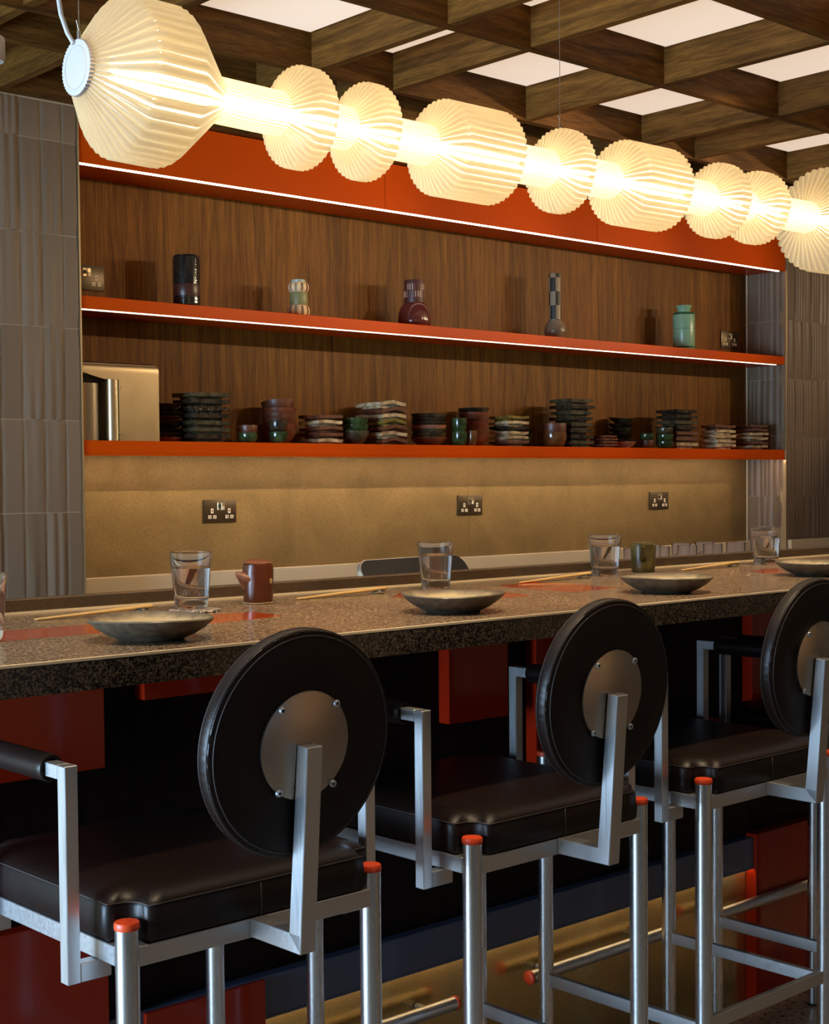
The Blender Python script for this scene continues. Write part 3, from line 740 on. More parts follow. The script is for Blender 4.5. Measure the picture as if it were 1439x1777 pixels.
sq_stack(3.484, 3.599, 0.131, 1.550, 5, ['g_cream', 'g_brown', 'g_brown', 'g_cream', 'g_brown'], ['wavy rectangular plate'], 'between brown and green bowls', G, 0.003, 0.002, 0.0065)
rd_stack(3.700, 4.315, 0.054, 1.543, 3, ['g_olive', 'g_green', 'g_green'], ['deep green glazed bowl'], 'right below the cream lobed vase', G, 'bowl', 0.052)
sq_stack(3.800, 3.930, 0.165, 1.606, 7, ['g_brown', 'g_cream', 'g_brown', 'g_mustard', 'g_cream', 'g_brown', 'g_cream'], ['cream-edged folded plate'], 'tallest wavy stack, left of the red vase', G, 0.003, 0.010, 0.0062)
rd_stack(4.126, 4.352, 0.073, 1.570, 7, ['g_brown', 'g_olive', 'g_olive', 'g_pink', 'g_dark', 'g_dark', 'g_olive'], ['shallow dark bowl'], 'directly under the red vase', G, 'bowl', 0.036)
rd_stack(4.236, 4.288, 0.032, 1.552, 2, ['g_green', 'g_green'], ['narrow green cup'], 'right of the shallow dark bowls', G, 'cup', 0.058)
rd_stack(4.298, 4.278, 0.023, 1.503, 1, ['g_amber'], ['little amber cup standing alone'], 'in front of the red clay bowls', G, 'cup', 0.062, cat='cup')
rd_stack(4.411, 4.378, 0.066, 1.602, 7, ['g_red', 'g_brown', 'g_red', 'g_red', 'g_brown', 'g_red', 'g_dark'], ['red clay bowl'], 'behind the little amber cup', G, 'bowl', 0.050)
sq_stack(4.507, 4.632, 0.117, 1.566, 6, ['g_brown', 'g_cream', 'g_cream', 'g_dark', 'g_cream', 'g_mustard'], ['uneven rectangular plate'], 'right of the red clay bowls', G, 0.003, 0.0, 0.0065)
rd_stack(4.735, 4.40, 0.044, 1.528, 2, ['g_green', 'g_dark'], ['dark green bowl'], 'half hidden left of the amber bowls', G, 'bowl', 0.045)
rd_stack(4.838, 4.312, 0.056, 1.544, 2, ['g_amber', 'g_brown'], ['round amber bowl'], 'under the long-necked bottle', G, 'cup', 0.066)
sq_stack(4.905, 5.050, 0.134, 1.650, 8, ['g_olive', 'g_dark', 'g_dark', 'g_olive', 'g_dark', 'g_olive', 'g_dark', 'g_olive'], ['heavy dark square plate'], 'tall stack right under the long-necked bottle', G, 0.0012, 0, 0.0115)
sq_stack(5.122, 5.218, 0.09, 1.493, 4, ['g_red'], ['thin square red plate'], 'low between two tall plate stacks', G, 0.0004, 0, 0.006)
rd_stack(5.322, 4.316, 0.055, 1.490, 1, ['g_pink'], ['wide pale clay bowl'], 'under the tilted dark plates', G, 'plate', 0.030)
rd_stack(5.395, 4.392, 0.064, 1.580, 6, ['g_dark', 'g_olive', 'g_dark', 'g_olive', 'g_dark', 'g_olive'], ['dark round plate'], 'leftmost round stack below the green vase', G, 'plate', 0.026, tilt=0.10, cat='plate')
rd_stack(5.488, 4.318, 0.034, 1.510, 2, ['g_brown', 'g_green'], ['small brown green bowl'], 'right of the tilted dark plates', G, 'cup', 0.038)
rd_stack(5.585, 4.288, 0.040, 1.538, 3, ['g_green', 'g_green', 'g_olive'], ['mossy green bowl'], 'in front of the stack below the green vase', G, 'cup', 0.036)
sq_stack(5.650, 5.812, 0.124, 1.622, 7, ['g_cream', 'g_brown', 'g_brown', 'g_dark', 'g_olive', 'g_dark', 'g_dark'], ['dark thick rectangular plate'], 'below the green vase', G, 0.0012, 0, 0.010)
sq_stack(5.956, 6.120, 0.088, 1.555, 5, ['g_cream', 'g_cream', 'g_cream', 'g_cream', 'g_brown'], ['rough cream-edged plate'], 'second from the right end of the shelf', G, 0.0035, 0, 0.0065)
sq_stack(6.250, 6.400, 0.150, 1.563, 6, ['g_cream', 'g_brown', 'g_cream', 'g_cream', 'g_brown', 'g_brown'], ['rough wavy cream plate'], 'at the right end of the shelf', G, 0.0035, 0, 0.0065)

# ------------------------------------------------------------------ the bar
CT = 1.07; CYF, CYB = 1.662, 2.318
CXL, CXR = 0.70, 7.2
bc = thing('bar_counter', 'long speckled granite bar counter with metal edge and orange inlays', 'counter', (2.0, CYF, CT-0.042))
def bl(n, *a, **k): return boxl(n, bc, *a, **k)
bl('counter_slab', CXL, CXR, CYF, CYB, CT-0.042, CT, 'granite', bev=0.0012)
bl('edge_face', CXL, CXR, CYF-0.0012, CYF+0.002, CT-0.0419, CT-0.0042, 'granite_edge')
bl('edge_trim', CXL, CXR, CYF-0.0016, CYF+0.003, CT-0.0040, CT+0.0002, 'brass_trim', bev=0.0005)
up_ = thing('counter_upstand', 'low dark metal upstand along the back edge of the counter', 'upstand', (2.0, CYB, CT))
boxl('back_trim', up_, CXL, CXR, CYB+0.0005, CYB+0.006, CT-0.002, CT+0.0035, 'brass_trim')
boxl('upstand', up_, CXL, CXR, CYB+0.006, CYB+0.033, CT-0.02, CT+0.0255, 'upstand', bev=0.002)
INL = [[(0.78, 2.075), (1.11, 2.063), (1.45, 2.061), (1.52, 2.052), (1.511, 1.950), (1.36, 1.931), (0.75, 1.925)],
       [(1.90, 2.110), (1.985, 2.184), (2.14, 2.034), (2.107, 1.937), (2.043, 1.942)],
       [(2.237, 2.094), (2.272, 2.185), (2.404, 2.198), (2.417, 2.125), (2.371, 1.939), (2.236, 1.948)],
       [(2.969, 2.0), (3.045, 2.086), (3.168, 2.087), (3.021, 1.971)]]
for p in INL:
    bm = bmesh.new(); prism(bm, [(x-bc.location.x, y-bc.location.y) for x, y in p], 0.040, 0.0422)
    tag(bm_obj('inlay', bm, 'inlay', bc), 'flat orange resin inlay')
# bar front
PY = 2.10
bf = thing('bar_cabinet', 'dark wood bar front with red blocks and brass kickplate below the counter', 'bar front', (2.0, PY, 0))
def fl_(n, *a, **k): return boxl(n, bf, *a, **k)
fl_('wood_panel', CXL, CXR, PY, PY+0.03, 0.34, CT-0.042, 'dark_wood')
fl_('end_panel', CXL, CXL+0.02, PY+0.03, 2.350, 0.0, 0.93, 'dark_wood')
fl_('kickplate', CXL, CXR, PY, PY+0.02, 0.0, 0.345, 'brass')
fl_('blue_band', CXL, CXR, PY-0.024, PY, 0.345, 0.418, 'blue', bev=0.001)
fl_('band_lip', CXL, CXR, PY-0.024, PY-0.021, 0.3405, 0.345, 'blue')
fl_('light_strip', CXL, CXR, PY-0.0190, PY-0.0140, 0.3425, 0.345, 'led_kick')
def red(x0, x1, z0, z1, t=0.030):
    return fl_('red_block', x0, x1, PY-t, PY-0.0005, z0, z1, 'red_bar', bev=0.0012)
red(0.72, 1.236, 0.835, CT-0.043); red(1.311, 1.62, 0.936, CT-0.043); red(2.011, 2.18, 0.815, CT-0.043)
red(2.263, 2.44, 0.700, CT-0.043); red(3.035, 3.16, 0.745, CT-0.043)
red(0.72, 1.235, 0.0, 0.60, 0.032); red(1.304, 1.552, 0.0, 0.415, 0.032); red(3.050, 3.30, 0.0, 0.425, 0.031)
fl_('blue_block', 2.275, 2.44, PY-0.026, PY-0.0005, 0.55, 0.70, 'blue')
# foot rails
def rail(x0, x1, label):
    r = thing('foot_rail', label, 'foot rail', (x0, 2.058, 0.265), 'short steel foot rails')
    tube('rail', [(0.006, 0, 0), (x1-x0-0.006, 0, 0)], 0.0135, 'steel_h', r, 20)
    for x, s in ((0, 1), (x1-x0, -1)):
        e = link('end_cap', lathe_mesh('end_cap', [(0, -0.001), (0.0125, -0.001), (0.0148, 0.001), (0.0148, 0.006), (0.0135, 0.0075), (0, 0.0075)], 20), 'cap_red', r)
        e.rotation_euler = (0, s*PI/2, 0); e.location = (x, 0, 0); e['label'] = 'round red end cap'
    for x in (0.07, x1-x0-0.07):
        tube('bracket', [(x, 0.010, 0), (x, 0.040, 0)], 0.007, 'steel_h', r, 10)
rail(1.50, 2.013, 'steel foot rail below the first and second bar stools')
rail(2.222, 2.690, 'steel foot rail with its red end cap showing between the stool legs')
rail(2.830, 3.36, 'steel foot rail in front of the red block at lower right')

# service worktop behind the upstand
sw = thing('service_worktop', 'steel service worktop behind the counter upstand', 'worktop', (2.5, 2.35, 0))
boxl('worktop', sw, 0.70, 7.2, 2.355, 3.15, 0.940, 0.968, 'steel_h')
boxl('cabinet', sw, 0.70, 7.2, 2.36, 3.10, 0.0, 0.940, 'steel_h')
bcab = thing('back_counter', 'cream back counter under the metal splashback', 'counter', (4.5, 4.0, 0))
boxl('worktop', bcab, NX0+0.01, 8.0, 3.75, NF-0.032, 0.83, 0.86, 'cream'); boxl('cabinet', bcab, NX0+0.01, 8.0, 3.78, NF-0.034, 0, 0.83, 'dark_wood')

# ------------------------------------------------------------------ things on the counter
def tumbler(x, y, r, h, label, fill=0.72, z=CT):
    t = thing('tumbler', label, 'glass', (x, y, z), 'water tumblers on the counter')
    b = 0.016; wl_ = 0.0018; rb = r*0.80
    pr_ = [(0, 0.0), (rb*0.86, 0.0), (rb*0.97, 0.0025), (rb*1.0, 0.008), (r, h), (r-wl_*0.5, h+0.0006), (r-wl_, h), (rb-wl_*0.9, b+0.006), (rb*0.80, b+0.0005), (0, b)]
    g = lathe('glass', pr_, 'glass', t, 48)
    if fill:
        zf = h*fill; k = (zf-0.008)/(h-0.008); rf = rb+(r-rb)*k-wl_+0.0003
        lathe('water', [(0, b-0.0004), (rb*0.80+0.0002, b+0.0001), (rb-wl_*0.9+0.0003, b+0.0058), (rf, zf), (0, zf)], 'water', t, 48)
    return t
tumbler(0.965, 1.950, 0.0375, 0.097, 'water tumbler cut by the left edge, near end of the counter')
tumbler(1.4684, 2.1597, 0.037, 0.099, 'water tumbler standing on a patterned coaster', z=CT+0.0035)
tumbler(2.113, 2.2115, 0.0377, 0.097, 'water tumbler behind the second plate, in front of the dark tablet')
tumbler(2.670, 2.2236, 0.0385, 0.0955, 'water tumbler left of the green jug')
tumbler(3.3009, 2.2096, 0.0388, 0.0960, 'rightmost water tumbler, behind the last plate')
# coaster
M['coaster'] = glaze('coaster_print', (0.010, 0.008, 0.010), (0.55, 0.46, 0.40), 0.6, 170, 0.46, 0.54)
co = link('coaster', lathe_mesh('coaster', [(0, 0), (0.045, 0), (0.046, 0.0012), (0.045, 0.0032), (0, 0.0034)], 40), 'coaster'); co.location = (1.462, 2.140, CT+0.0002)
tag(co, 'black and white patterned coaster under a tumbler', 'coaster')
# plates
PM = lathe_mesh('stoneware_plate', [(0, 0.0), (0.046, 0.0), (0.050, 0.003), (0.064, 0.009), (0.080, 0.019), (0.0900, 0.0285), (0.0915, 0.0305)], 64, lambda t, r, z: (0.0009*math.sin(3*t+1)*(r/0.09), 0.0012*math.sin(2*t)*(r/0.09)**2))
PMI = lathe_mesh('plate_glaze', [(0.0915, 0.0305), (0.0900, 0.0325), (0.0875, 0.0318), (0.078, 0.0250), (0.060, 0.0170), (0.03, 0.0140), (0, 0.0135)], 64, lambda t, r, z: (0.0009*math.sin(3*t+1)*(r/0.09), 0.0012*math.sin(2*t)*(r/0.09)**2))
def plate_rim_mat():
    m, nt, b = new_mat('stoneware_glazed_face')
    tc = nt.nodes.new('ShaderNodeTexCoord'); sp = nt.nodes.new('ShaderNodeSeparateXYZ'); nt.links.new(tc.outputs['Object'], sp.inputs[0])
    cb = nt.nodes.new('ShaderNodeCombineXYZ'); nt.links.new(sp.outputs[0], cb.inputs[0]); nt.links.new(sp.outputs[1], cb.inputs[1])
    ln = nt.nodes.new('ShaderNodeVectorMath'); ln.operation = 'LENGTH'; nt.links.new(cb.outputs[0], ln.inputs[0])
    n = noise(nt, coords(nt, (1, 1, 1)), 45, 4); ad = nt.nodes.new('ShaderNodeMath'); ad.operation = 'MULTIPLY_ADD'; ad.inputs[1].default_value = 0.020; nt.links.new(n, ad.inputs[0]); nt.links.new(ln.outputs['Value'], ad.inputs[2])
    c = ramp(nt, ad.outputs[0], [(0.0, (0.60, 0.49, 0.30)), (0.082, (0.55, 0.44, 0.26)), (0.096, (0.13, 0.10, 0.065)), (0.110, (0.070, 0.055, 0.040))])
    nt.links.new(c, b.inputs['Base Color']); b.inputs['Roughness'].default_value = 0.32; return m
M['plate_face'] = plate_rim_mat()
PM.materials.append(M['plate_out']); PMI.materials.append(M['plate_face'])
for x, y, rz, s, lab in ((1.150, 1.793, 0.3, 0.985, 'cream glazed stoneware plate in front of the first stool, nearest the camera'), (1.7563, 1.797, 1.4, 0.97, 'cream glazed stoneware plate above the second stool, beside its tumbler'),
                      (2.3487, 1.800, 2.6, 0.99, 'cream glazed stoneware plate in front of the green jug'), (2.985, 1.863, 4.0, 1.0, 'cream glazed stoneware plate cut by the right edge of the picture')):
    t = thing('stoneware_plate', lab, 'plate', (x, y, CT), 'stoneware plates on the counter', rz)
    for nm, me in (('plate_body', PM), ('glazed_face', PMI)):
        o = bpy.data.objects.new(nm, me); COL.objects.link(o); o.parent = t; o.scale = (s, s, 1.0)
# chopsticks and rests
CH = bmesh.new(); add_tube(CH, [(0, 0, 0), (0.004, 0, 0), (0.11, 0, 0), (0.226, 0, 0), (0.23, 0, 0)], [0.0012, 0.0018, 0.0027, 0.0036, 0.0030], 8)
CHM = bpy.data.meshes.new('chopstick'); bmesh.ops.recalc_face_normals(CH, faces=CH.faces[:]); CH.to_mesh(CHM); CH.free(); CHM.materials.append(M['bamboo'])
for p in CHM.polygons: p.use_smooth = True
RM = lathe_mesh('chopstick_rest', [(0, 0), (0.010, 0), (0.0135, 0.003), (0.0135, 0.006), (0.011, 0.0085), (0.004, 0.0072), (0, 0.0068)], 24)
M['rest'] = bands_mat('rest_glaze', [(0, (0.42, 0.33, 0.20)), (0.35, (0.42, 0.33, 0.20)), (0.55, (0.020, 0.018, 0.014))], 0.15, h=0.0085)[0]
RM.materials.append(M['rest'])
def sticks(xa, ya, xb, yb, rx, ry, where, col=0):
    ro = bpy.data.objects.new('chopstick_rest', RM); COL.objects.link(ro); ro.location = (rx, ry, CT); ro.scale = (1.0, 1.25, 1.0)
    tag(ro, 'small dark glazed chopstick rest %s' % where, 'chopstick rest', 'chopstick rests')
    a = Vector((xa, ya, CT+0.0040)); b = Vector((xb, yb, CT+0.0125)); d = b-a
    yaw = math.atan2(d.y, d.x); L = d.length; pt = -math.asin(d.z/L)
    for k, (off, nm) in enumerate(((-0.0042, 'nearer'), (0.0042, 'farther'))):
        o = bpy.data.objects.new('chopstick', CHM); COL.objects.link(o)
        # the tip lies on the counter at the left, the thick end runs over the rest
        o.location = (a.x-off*0.7*math.sin(yaw), a.y+off*0.7*math.cos(yaw), a.z-0.002); o.rotation_euler = (0, pt, yaw)
        o.scale = (L/0.23, 1, 1)
        tag(o, '%s bamboo chopstick of the pair %s' % (nm, where), 'chopstick', 'bamboo chopsticks')
sticks(1.175, 2.182, 1.402, 2.185, 1.380, 2.185, 'behind the first plate')
sticks(1.7366, 2.200, 1.968, 2.206, 1.948, 2.2065, 'left of the second tumbler')
sticks(2.345, 2.190, 2.592, 2.205, 2.572, 2.205, 'in front of the third tumbler')
sticks(2.926, 2.196, 3.180, 2.212, 3.158, 2.2115, 'left of the rightmost tumbler')
sticks(3.66, 2.235, 3.89, 2.245, 3.87, 2.245, 'at the right edge of the picture')
# jugs
def wob(t, r, z): return (0.0009*math.sin(2*t+z*60), 0)
j = thing('soy_jug', 'reddish-brown lidded pouring jug with pointed spout and cream spot', 'jug', (1.6393, 2.1921, CT))
M['jug_brown'] = glaze('jug_brown', (0.065, 0.014, 0.005), (0.105, 0.026, 0.009), 0.26, 12); M['jug_rust'] = glaze('jug_rust', (0.13, 0.038, 0.014), (0.24, 0.085, 0.034), 0.28, 60)
lathe('body', [(0, 0), (0.0265, 0), (0.0275, 0.003), (0.0282, 0.02), (0.0283, 0.062), (0.0272, 0.0725), (0.0250, 0.0738), (0.0235, 0.072), (0.0235, 0.01), (0, 0.01)], 'jug_brown', j, 40, wob)
lathe('base_ring', [(0.0255, 0.0006), (0.0282, 0.0012), (0.0284, 0.0028), (0.0276, 0.0034)], 'g_cream', j, 40)
bm = bmesh.new()   # pinched spout on the left
dv = Vector((-0.95, 0.28, 0)).normalized(); sv = Vector((-dv.y, dv.x, 0))
rings = []
for i, (out, zc, ww, hh) in enumerate(((0.016, 0.043, 0.021, 0.026), (0.026, 0.046, 0.0165, 0.0215), (0.034, 0.051, 0.0105, 0.0140), (0.0405, 0.0555, 0.0052, 0.0068), (0.0430, 0.0570, 0.0040, 0.0050))):
    ring = []
    for k in range(14):
        a = 2*PI*k/14; dz = math.sin(a)*hh; dz = dz*0.62 if dz > 0 else dz*1.15
        ring.append(bm.verts.new(dv*out+sv*(math.cos(a)*ww*(1.0 if math.sin(a) > -0.3 else 0.75))+Vector((0, 0, zc+dz))))
    rings.append(ring)
for a, b in zip(rings[:-1], rings[1:]):
    for k in range(14): bm.faces.new((a[k], a[(k+1) % 14], b[(k+1) % 14], b[k]))
bm.faces.new(rings[-1])
bm_obj('spout', bm, 'jug_rust', j, smooth=True)
lathe('lid', [(0.0180, 0.0705), (0.0225, 0.0742), (0.0262, 0.0748), (0.0266, 0.0765), (0.020, 0.0800), (0.008, 0.0815), (0, 0.0812)], 'jug_rust', j, 36, lambda t, r, z: (0.0008*math.sin(3*t), 0.0012*math.sin(t+0.5)))
sp = lathe('cream_spot', [(0, 0.0012), (0.0035, 0.0010), (0.0046, 0)], 'g_cream', j, 14)
a_ = -1.22; sp.location = (0.0281*math.cos(a_), 0.0281*math.sin(a_), 0.042); sp.rotation_euler = (0, PI/2, a_); sp.scale = (1.3, 1, 1)
j = thing('soy_jug', 'olive green lidded pouring jug with small spout between tumblers', 'jug', (2.8479, 2.2521, CT))
M['jug_olive'] = glaze('jug_olive', (0.050, 0.038, 0.010), (0.135, 0.105, 0.032), 0.30, 35)
lathe('body', [(0, 0), (0.026, 0), (0.0285, 0.003), (0.0296, 0.012), (0.0300, 0.060), (0.0292, 0.0665), (0.0270, 0.0678), (0.0255, 0.066), (0.0255, 0.01), (0, 0.01)], 'jug_olive', j, 40, wob)
lathe('base_ring', [(0.0255, 0.0006), (0.0286, 0.0016), (0.0288, 0.0032), (0.0280, 0.0038)], 'g_olive', j, 40)
bm = bmesh.new(); dv = Vector((-0.72, -0.55, 0)).normalized()
add_tube(bm, [dv*0.024+Vector((0, 0, 0.030)), dv*0.031+Vector((0, 0, 0.045)), dv*0.036+Vector((0, 0, 0.060)), dv*0.0372+Vector((0, 0, 0.0635))], [0.0085, 0.0062, 0.0042, 0.0040], 14)
bm_obj('spout', bm, 'jug_olive', j, smooth=True)
lathe('lid', [(0.0255, 0.0665), (0.0268, 0.0675), (0.0262, 0.0700), (0.018, 0.0722), (0, 0.0728)], 'jug_olive', j, 36)
# tablet on the service worktop
tb = thing('tablet', 'dark tablet with silver rim propped up behind the counter upstand', 'tablet', (2.335, 2.46, 0.968), rz=0.10)
def rrect(w_, h_, r, n=6):
    p = []
    for cx, cy, a0 in ((w_/2-r, h_/2-r, 0), (-w_/2+r, h_/2-r, PI/2), (-w_/2+r, -h_/2+r, PI), (w_/2-r, -h_/2+r, 3*PI/2)):
        for i in range(n+1): a = a0+PI/2*i/n; p.append((cx+r*math.cos(a), cy+r*math.sin(a)))
    return p
bm = bmesh.new(); prism(bm, rrect(0.37, 0.17, 0.035), -0.006, 0.006, 'y'); o = bm_obj('case', bm, 'alu', tb); o.location = (0, 0.02, 0.0815); o.rotation_euler = (-0.62, 0, 0)
o['label'] = 'silver rim'
bm = bmesh.new(); prism(bm, rrect(0.364, 0.163, 0.032), -0.0085, -0.005, 'y'); o2 = bm_obj('screen', bm, 'screen', tb); o2.location = o.location; o2.rotation_euler = o.rotation_euler
o.location.z = 0.0775; o2.location.z = 0.0775
box('stand_foot', -0.06, 0.06, -0.06, 0.09, 0, 0.008, 'alu', tb); bar_path('stand_arm', (0, 0.06, 0.006), (0, 0.028, 0.060), 0.04, 0.008, 'alu', tb)
# spare glasses on the service worktop
BG = [(3.246, 2.60, 1.118), (3.362, 2.60, 1.116), (3.490, 2.60, 1.110), (3.613, 2.60, 1.108), (3.728, 2.60, 1.104), (3.47, 2.72, 1.108), (3.60, 2.72, 1.103), (3.735, 2.715, 1.099), (3.400, 2.72, 1.116)]
BG = [(3.246, 2.60), (3.362, 2.60), (3.490, 2.60), (3.613, 2.60), (3.728, 2.60), (3.452, 2.70), (3.595, 2.70), (3.71, 2.70)]
gm = lathe_mesh('spare_glass', [(0, 0), (0.024, 0), (0.026, 0.003), (0.0285, 0.135), (0.0275, 0.1355), (0.0268, 0.134), (0.0245, 0.012), (0, 0.011)], 36); gm.materials.append(M['glass'])
WH = ['leftmost, beside the third tumbler', 'second in the front row, behind the green jug', 'third in the front row', 'fourth in the front row', 'last in the front row, by the rightmost tumbler', 'first in the back row', 'middle of the back row', 'last in the back row']
for (x, y), wh in zip(BG, WH):
    o = bpy.data.objects.new('spare_glass', gm); COL.objects.link(o); o.location = (x, y, 0.968)
    tag(o, 'spare clear glass behind the counter upstand, '+wh, 'glass', 'spare glasses behind the upstand')

# ------------------------------------------------------------------ bar stools
SW_, SD_ = 0.400, 0.384
def make_stool():
    s = thing('bar_stool', 'x', 'bar stool', (0, 0, 0))
    r = 0.0152
    for x in (0, SW_):
        for y in (0, SD_):
            lg = link('leg', lathe_mesh('leg', [(0, 0.004), (r, 0.004), (r, 0.743), (0, 0.743)], 28), 'steel_leg', s); lg.location = (x, y, 0)
            c = link('leg_cap', lathe_mesh('leg_cap', [(0, 0.742), (0.0158, 0.742), (0.0163, 0.744), (0.0161, 0.749), (0.0150, 0.7512), (0.0030, 0.7516), (0, 0.7524)], 28), 'cap_red', lg); c['label'] = 'orange red plastic leg cap'
            ft = link('foot', lathe_mesh('foot', [(0, 0), (0.0158, 0), (0.0158, 0.006), (0, 0.006)], 20), 'black', lg)
    def bar(name, x0, x1, y0, y1, z0, z1, mat='steel_h', bev=0.0010): return box(name, x0, x1, y0, y1, z0, z1, mat, s, bev, 1)
    g = 0.010
    bar('seat_rail', g, SW_-g, -0.0125, 0.0125, 0.695, 0.7205); bar('seat_rail', g, SW_-g, SD_-0.0125, SD_+0.0125, 0.695, 0.7205)
    bar('seat_rail', -0.0125, 0.0125, g, SD_-g, 0.695, 0.7205); bar('seat_rail', SW_-0.0125, SW_+0.0125, g, SD_-g, 0.695, 0.7205)
    # stretchers: two sides and the rear
    bar('stretcher', -0.006, 0.006, g, SD_-g, 0.278, 0.303); bar('stretcher', SW_-0.006, SW_+0.006, g, SD_-g, 0.278, 0.303)
    bar('stretcher', g, SW_-g, -0.006, 0.006, 0.287, 0.312)
    # arms: welded loops outside each side
    for sx in (-1, 1):
        xo = -0.055 if sx < 0 else SW_+0.0365; xi = xo+0.0185
        ya, yb, zb, zt = 0.050, 0.336, 0.670, 0.944
        arm = bar('arm_post', xo, xi, ya, ya+0.0185, zb, zt, 'steel'); bar('arm_post', xo, xi, yb-0.0185, yb, zb, zt, 'steel')
        bar('arm_rail', xo+0.0001, xi-0.0001, ya+0.0185, yb-0.0185, zt-0.0185, zt, 'steel_h')
        st = (xi, 0.008) if sx < 0 else (SW_-0.008, xo)
        for y0 in (ya, yb-0.0185): bar('arm_stub', st[0], st[1], y0+0.0005, y0+0.018, zb, zb+0.0245, 'steel_h')
        sl = link('arm_sleeve', lathe_mesh('arm_sleeve', [(0.0128, 0), (0.0165, 0), (0.0178, 0.003), (0.0180, 0.010), (0.0180, 0.178), (0.0178, 0.185), (0.0165, 0.188), (0.0128, 0.188)], 24, close=True), 'leather', s)
        sl.location = ((xo+xi)/2, 0.099, zt-0.0095); sl.rotation_euler = (-PI/2, 0, 0); sl['label'] = 'dark leather sleeve'
    # back post
    bar('post_stub', 0.1795, 0.2045, -0.118, -0.0125, 0.6965, 0.7215, 'steel_h')
    xc = 0.192
    bm = bmesh.new(); pts = [(-0.118, 0.6965), (-0.095, 0.7195), (-0.1165, 0.964), (-0.1370, 0.962)]
    prism(bm, pts, xc-0.0125, xc+0.0125, 'x')
    bmesh.ops.bevel(bm, geom=bm.edges[:], offset=0.0010, segments=1, affect='EDGES', profile=0.5)
    bm_obj('back_post', bm, 'steel', s)
    # disc backrest, leaning back like the post
    lean = math.atan2(0.0215, 0.2445)
    R = 0.1470
    prof = [(0, 0.001), (R*0.70, 0.0010), (R*0.925, 0.0005), (R*0.955, 0.0025), (R*0.985, 0.0035), (R, 0.008), (R, 0.020), (R*0.985, 0.0255), (R*0.955, 0.0272), (R*0.93, 0.031), (R*0.6, 0.038), (0, 0.041)]
    def pucker(t, r, z): return ((0.0006*math.sin(83*t+3*math.sin(5*t)) if 0.004 < z < 0.027 and r > R*0.97 else 0), 0)
    bk = link('backrest', lathe_mesh('backrest', prof, 180, pucker), 'leather', s)
    # local z axis points forward (+y), tilted
    bk.rotation_euler = (-PI/2+lean, 0, 0)
    bk.location = (xc+0.003, -0.1110, 0.9610)
    for rr_, zz, th in ((R*0.945, 0.0012, 0.0010), (R*0.992, 0.0060, 0.0009), (R*0.992, 0.0225, 0.0009)):
        bm = bmesh.new(); n = 96
        add_tube(bm, [(rr_*math.cos(2*PI*i/n), rr_*math.sin(2*PI*i/n), zz) for i in range(n+1)], th, 6, False)
        o = bm_obj('piping', bm, 'thread', bk, smooth=True)
    pl = link('back_plate', lathe_mesh('back_plate', [(0, -0.0035), (0.0690, -0.0035), (0.0700, -0.0030), (0.0700, 0.0008), (0, 0.0008)], 72), 'plate_steel', bk)
    for dx, dy in ((-0.0405, -0.049), (0.0470, -0.049), (-0.0405, 0.056), (0.0470, 0.056)):
        sc_ = link('screw', lathe_mesh('screw', [(0.0018, -0.0058), (0.0018, -0.0066), (0.0034, -0.0072), (0.0048, -0.0060), (0.0052, -0.0035)], 16), 'screw', pl); sc_.location = (dx, dy, 0)
        link('screw_socket', lathe_mesh('screw_socket', [(0, -0.0056), (0.0019, -0.0056)], 6), 'black', sc_)
    # seat cushion with notched corners
    nr = 0.024
    x0, x1, y0, y1 = -0.0125, SW_+0.0125, -0.0135, SD_+0.0125
    out = []
    for cx, cy, sxn, syn in ((x0, y0, 1, 1), (x1, y0, -1, 1), (x1, y1, -1, -1), (x0, y1, 1, -1)):
        arc = []
        lx, ly = (0 if sxn > 0 else SW_), (0 if syn > 0 else SD_)
        for i in range(7):
            a = (i/6)*PI/2
            arc.append((lx+sxn*nr*math.sin(a), ly+syn*nr*math.cos(a)))
        st_, en_ = (cx, ly+syn*nr), (lx+sxn*nr, cy)
        seq = [st_]+arc+[en_]
        if sxn*syn < 0: seq = seq[::-1]
        out.append(seq)
    loop = out[0]+out[1]+out[2]+out[3]
    # resample straight sides
    dense = []
    for i, p in enumerate(loop):
        q = loop[(i+1) % len(loop)]; L = math.hypot(q[0]-p[0], q[1]-p[1]); n = max(1, int(L/0.02))
        for k in range(n): dense.append((p[0]+(q[0]-p[0])*k/n, p[1]+(q[1]-p[1])*k/n))
    bm = bmesh.new(); mx, my = SW_/2, SD_/2
    def ringat(z, s_): return [bm.verts.new((mx+(x-mx)*s_, my+(y-my)*s_, z)) for x, y in dense]
    lev = [(0.7210, 0.985), (0.7250, 0.998), (0.745, 1.004), (0.7640, 0.999), (0.7685, 0.990), (0.7745, 0.965), (0.7800, 0.92), (0.7840, 0.85), (0.7870, 0.70), (0.7885, 0.45), (0.7890, 0.2)]
    rs = [ringat(z, s_) for z, s_ in lev]
    for a, b in zip(rs[:-1], rs[1:]):
        n = len(a)
        for i in range(n): bm.faces.new((a[i], a[(i+1) % n], b[(i+1) % n], b[i]))
    bm.faces.new(rs[-1]); bm.faces.new(rs[0])
    cu = bm_obj('seat_cushion', bm, 'leather', s, smooth=True)
    bm = bmesh.new(); pth = [(mx+(x-mx)*0.9945, my+(y-my)*0.9945, 0.7682) for x, y in dense]; add_tube(bm, pth+[pth[0]], 0.0011, 6, False)
    bm_obj('seam', bm, 'thread', cu, smooth=True)
    bm = bmesh.new(); add_tube(bm, [(0.197, y0-0.0002, 0.7225), (0.197, y0-0.0012, 0.745), (0.197, y0-0.0002, 0.7665)], 0.0009, 6)
    bm_obj('seam', bm, 'thread', cu, smooth=True)
    return s
def copy_tree(o, parent=None):
    c = o.copy(); COL.objects.link(c)
    if parent is not None: c.parent = parent
    for ch in o.children: copy_tree(ch, c)
    return c
st0 = make_stool()
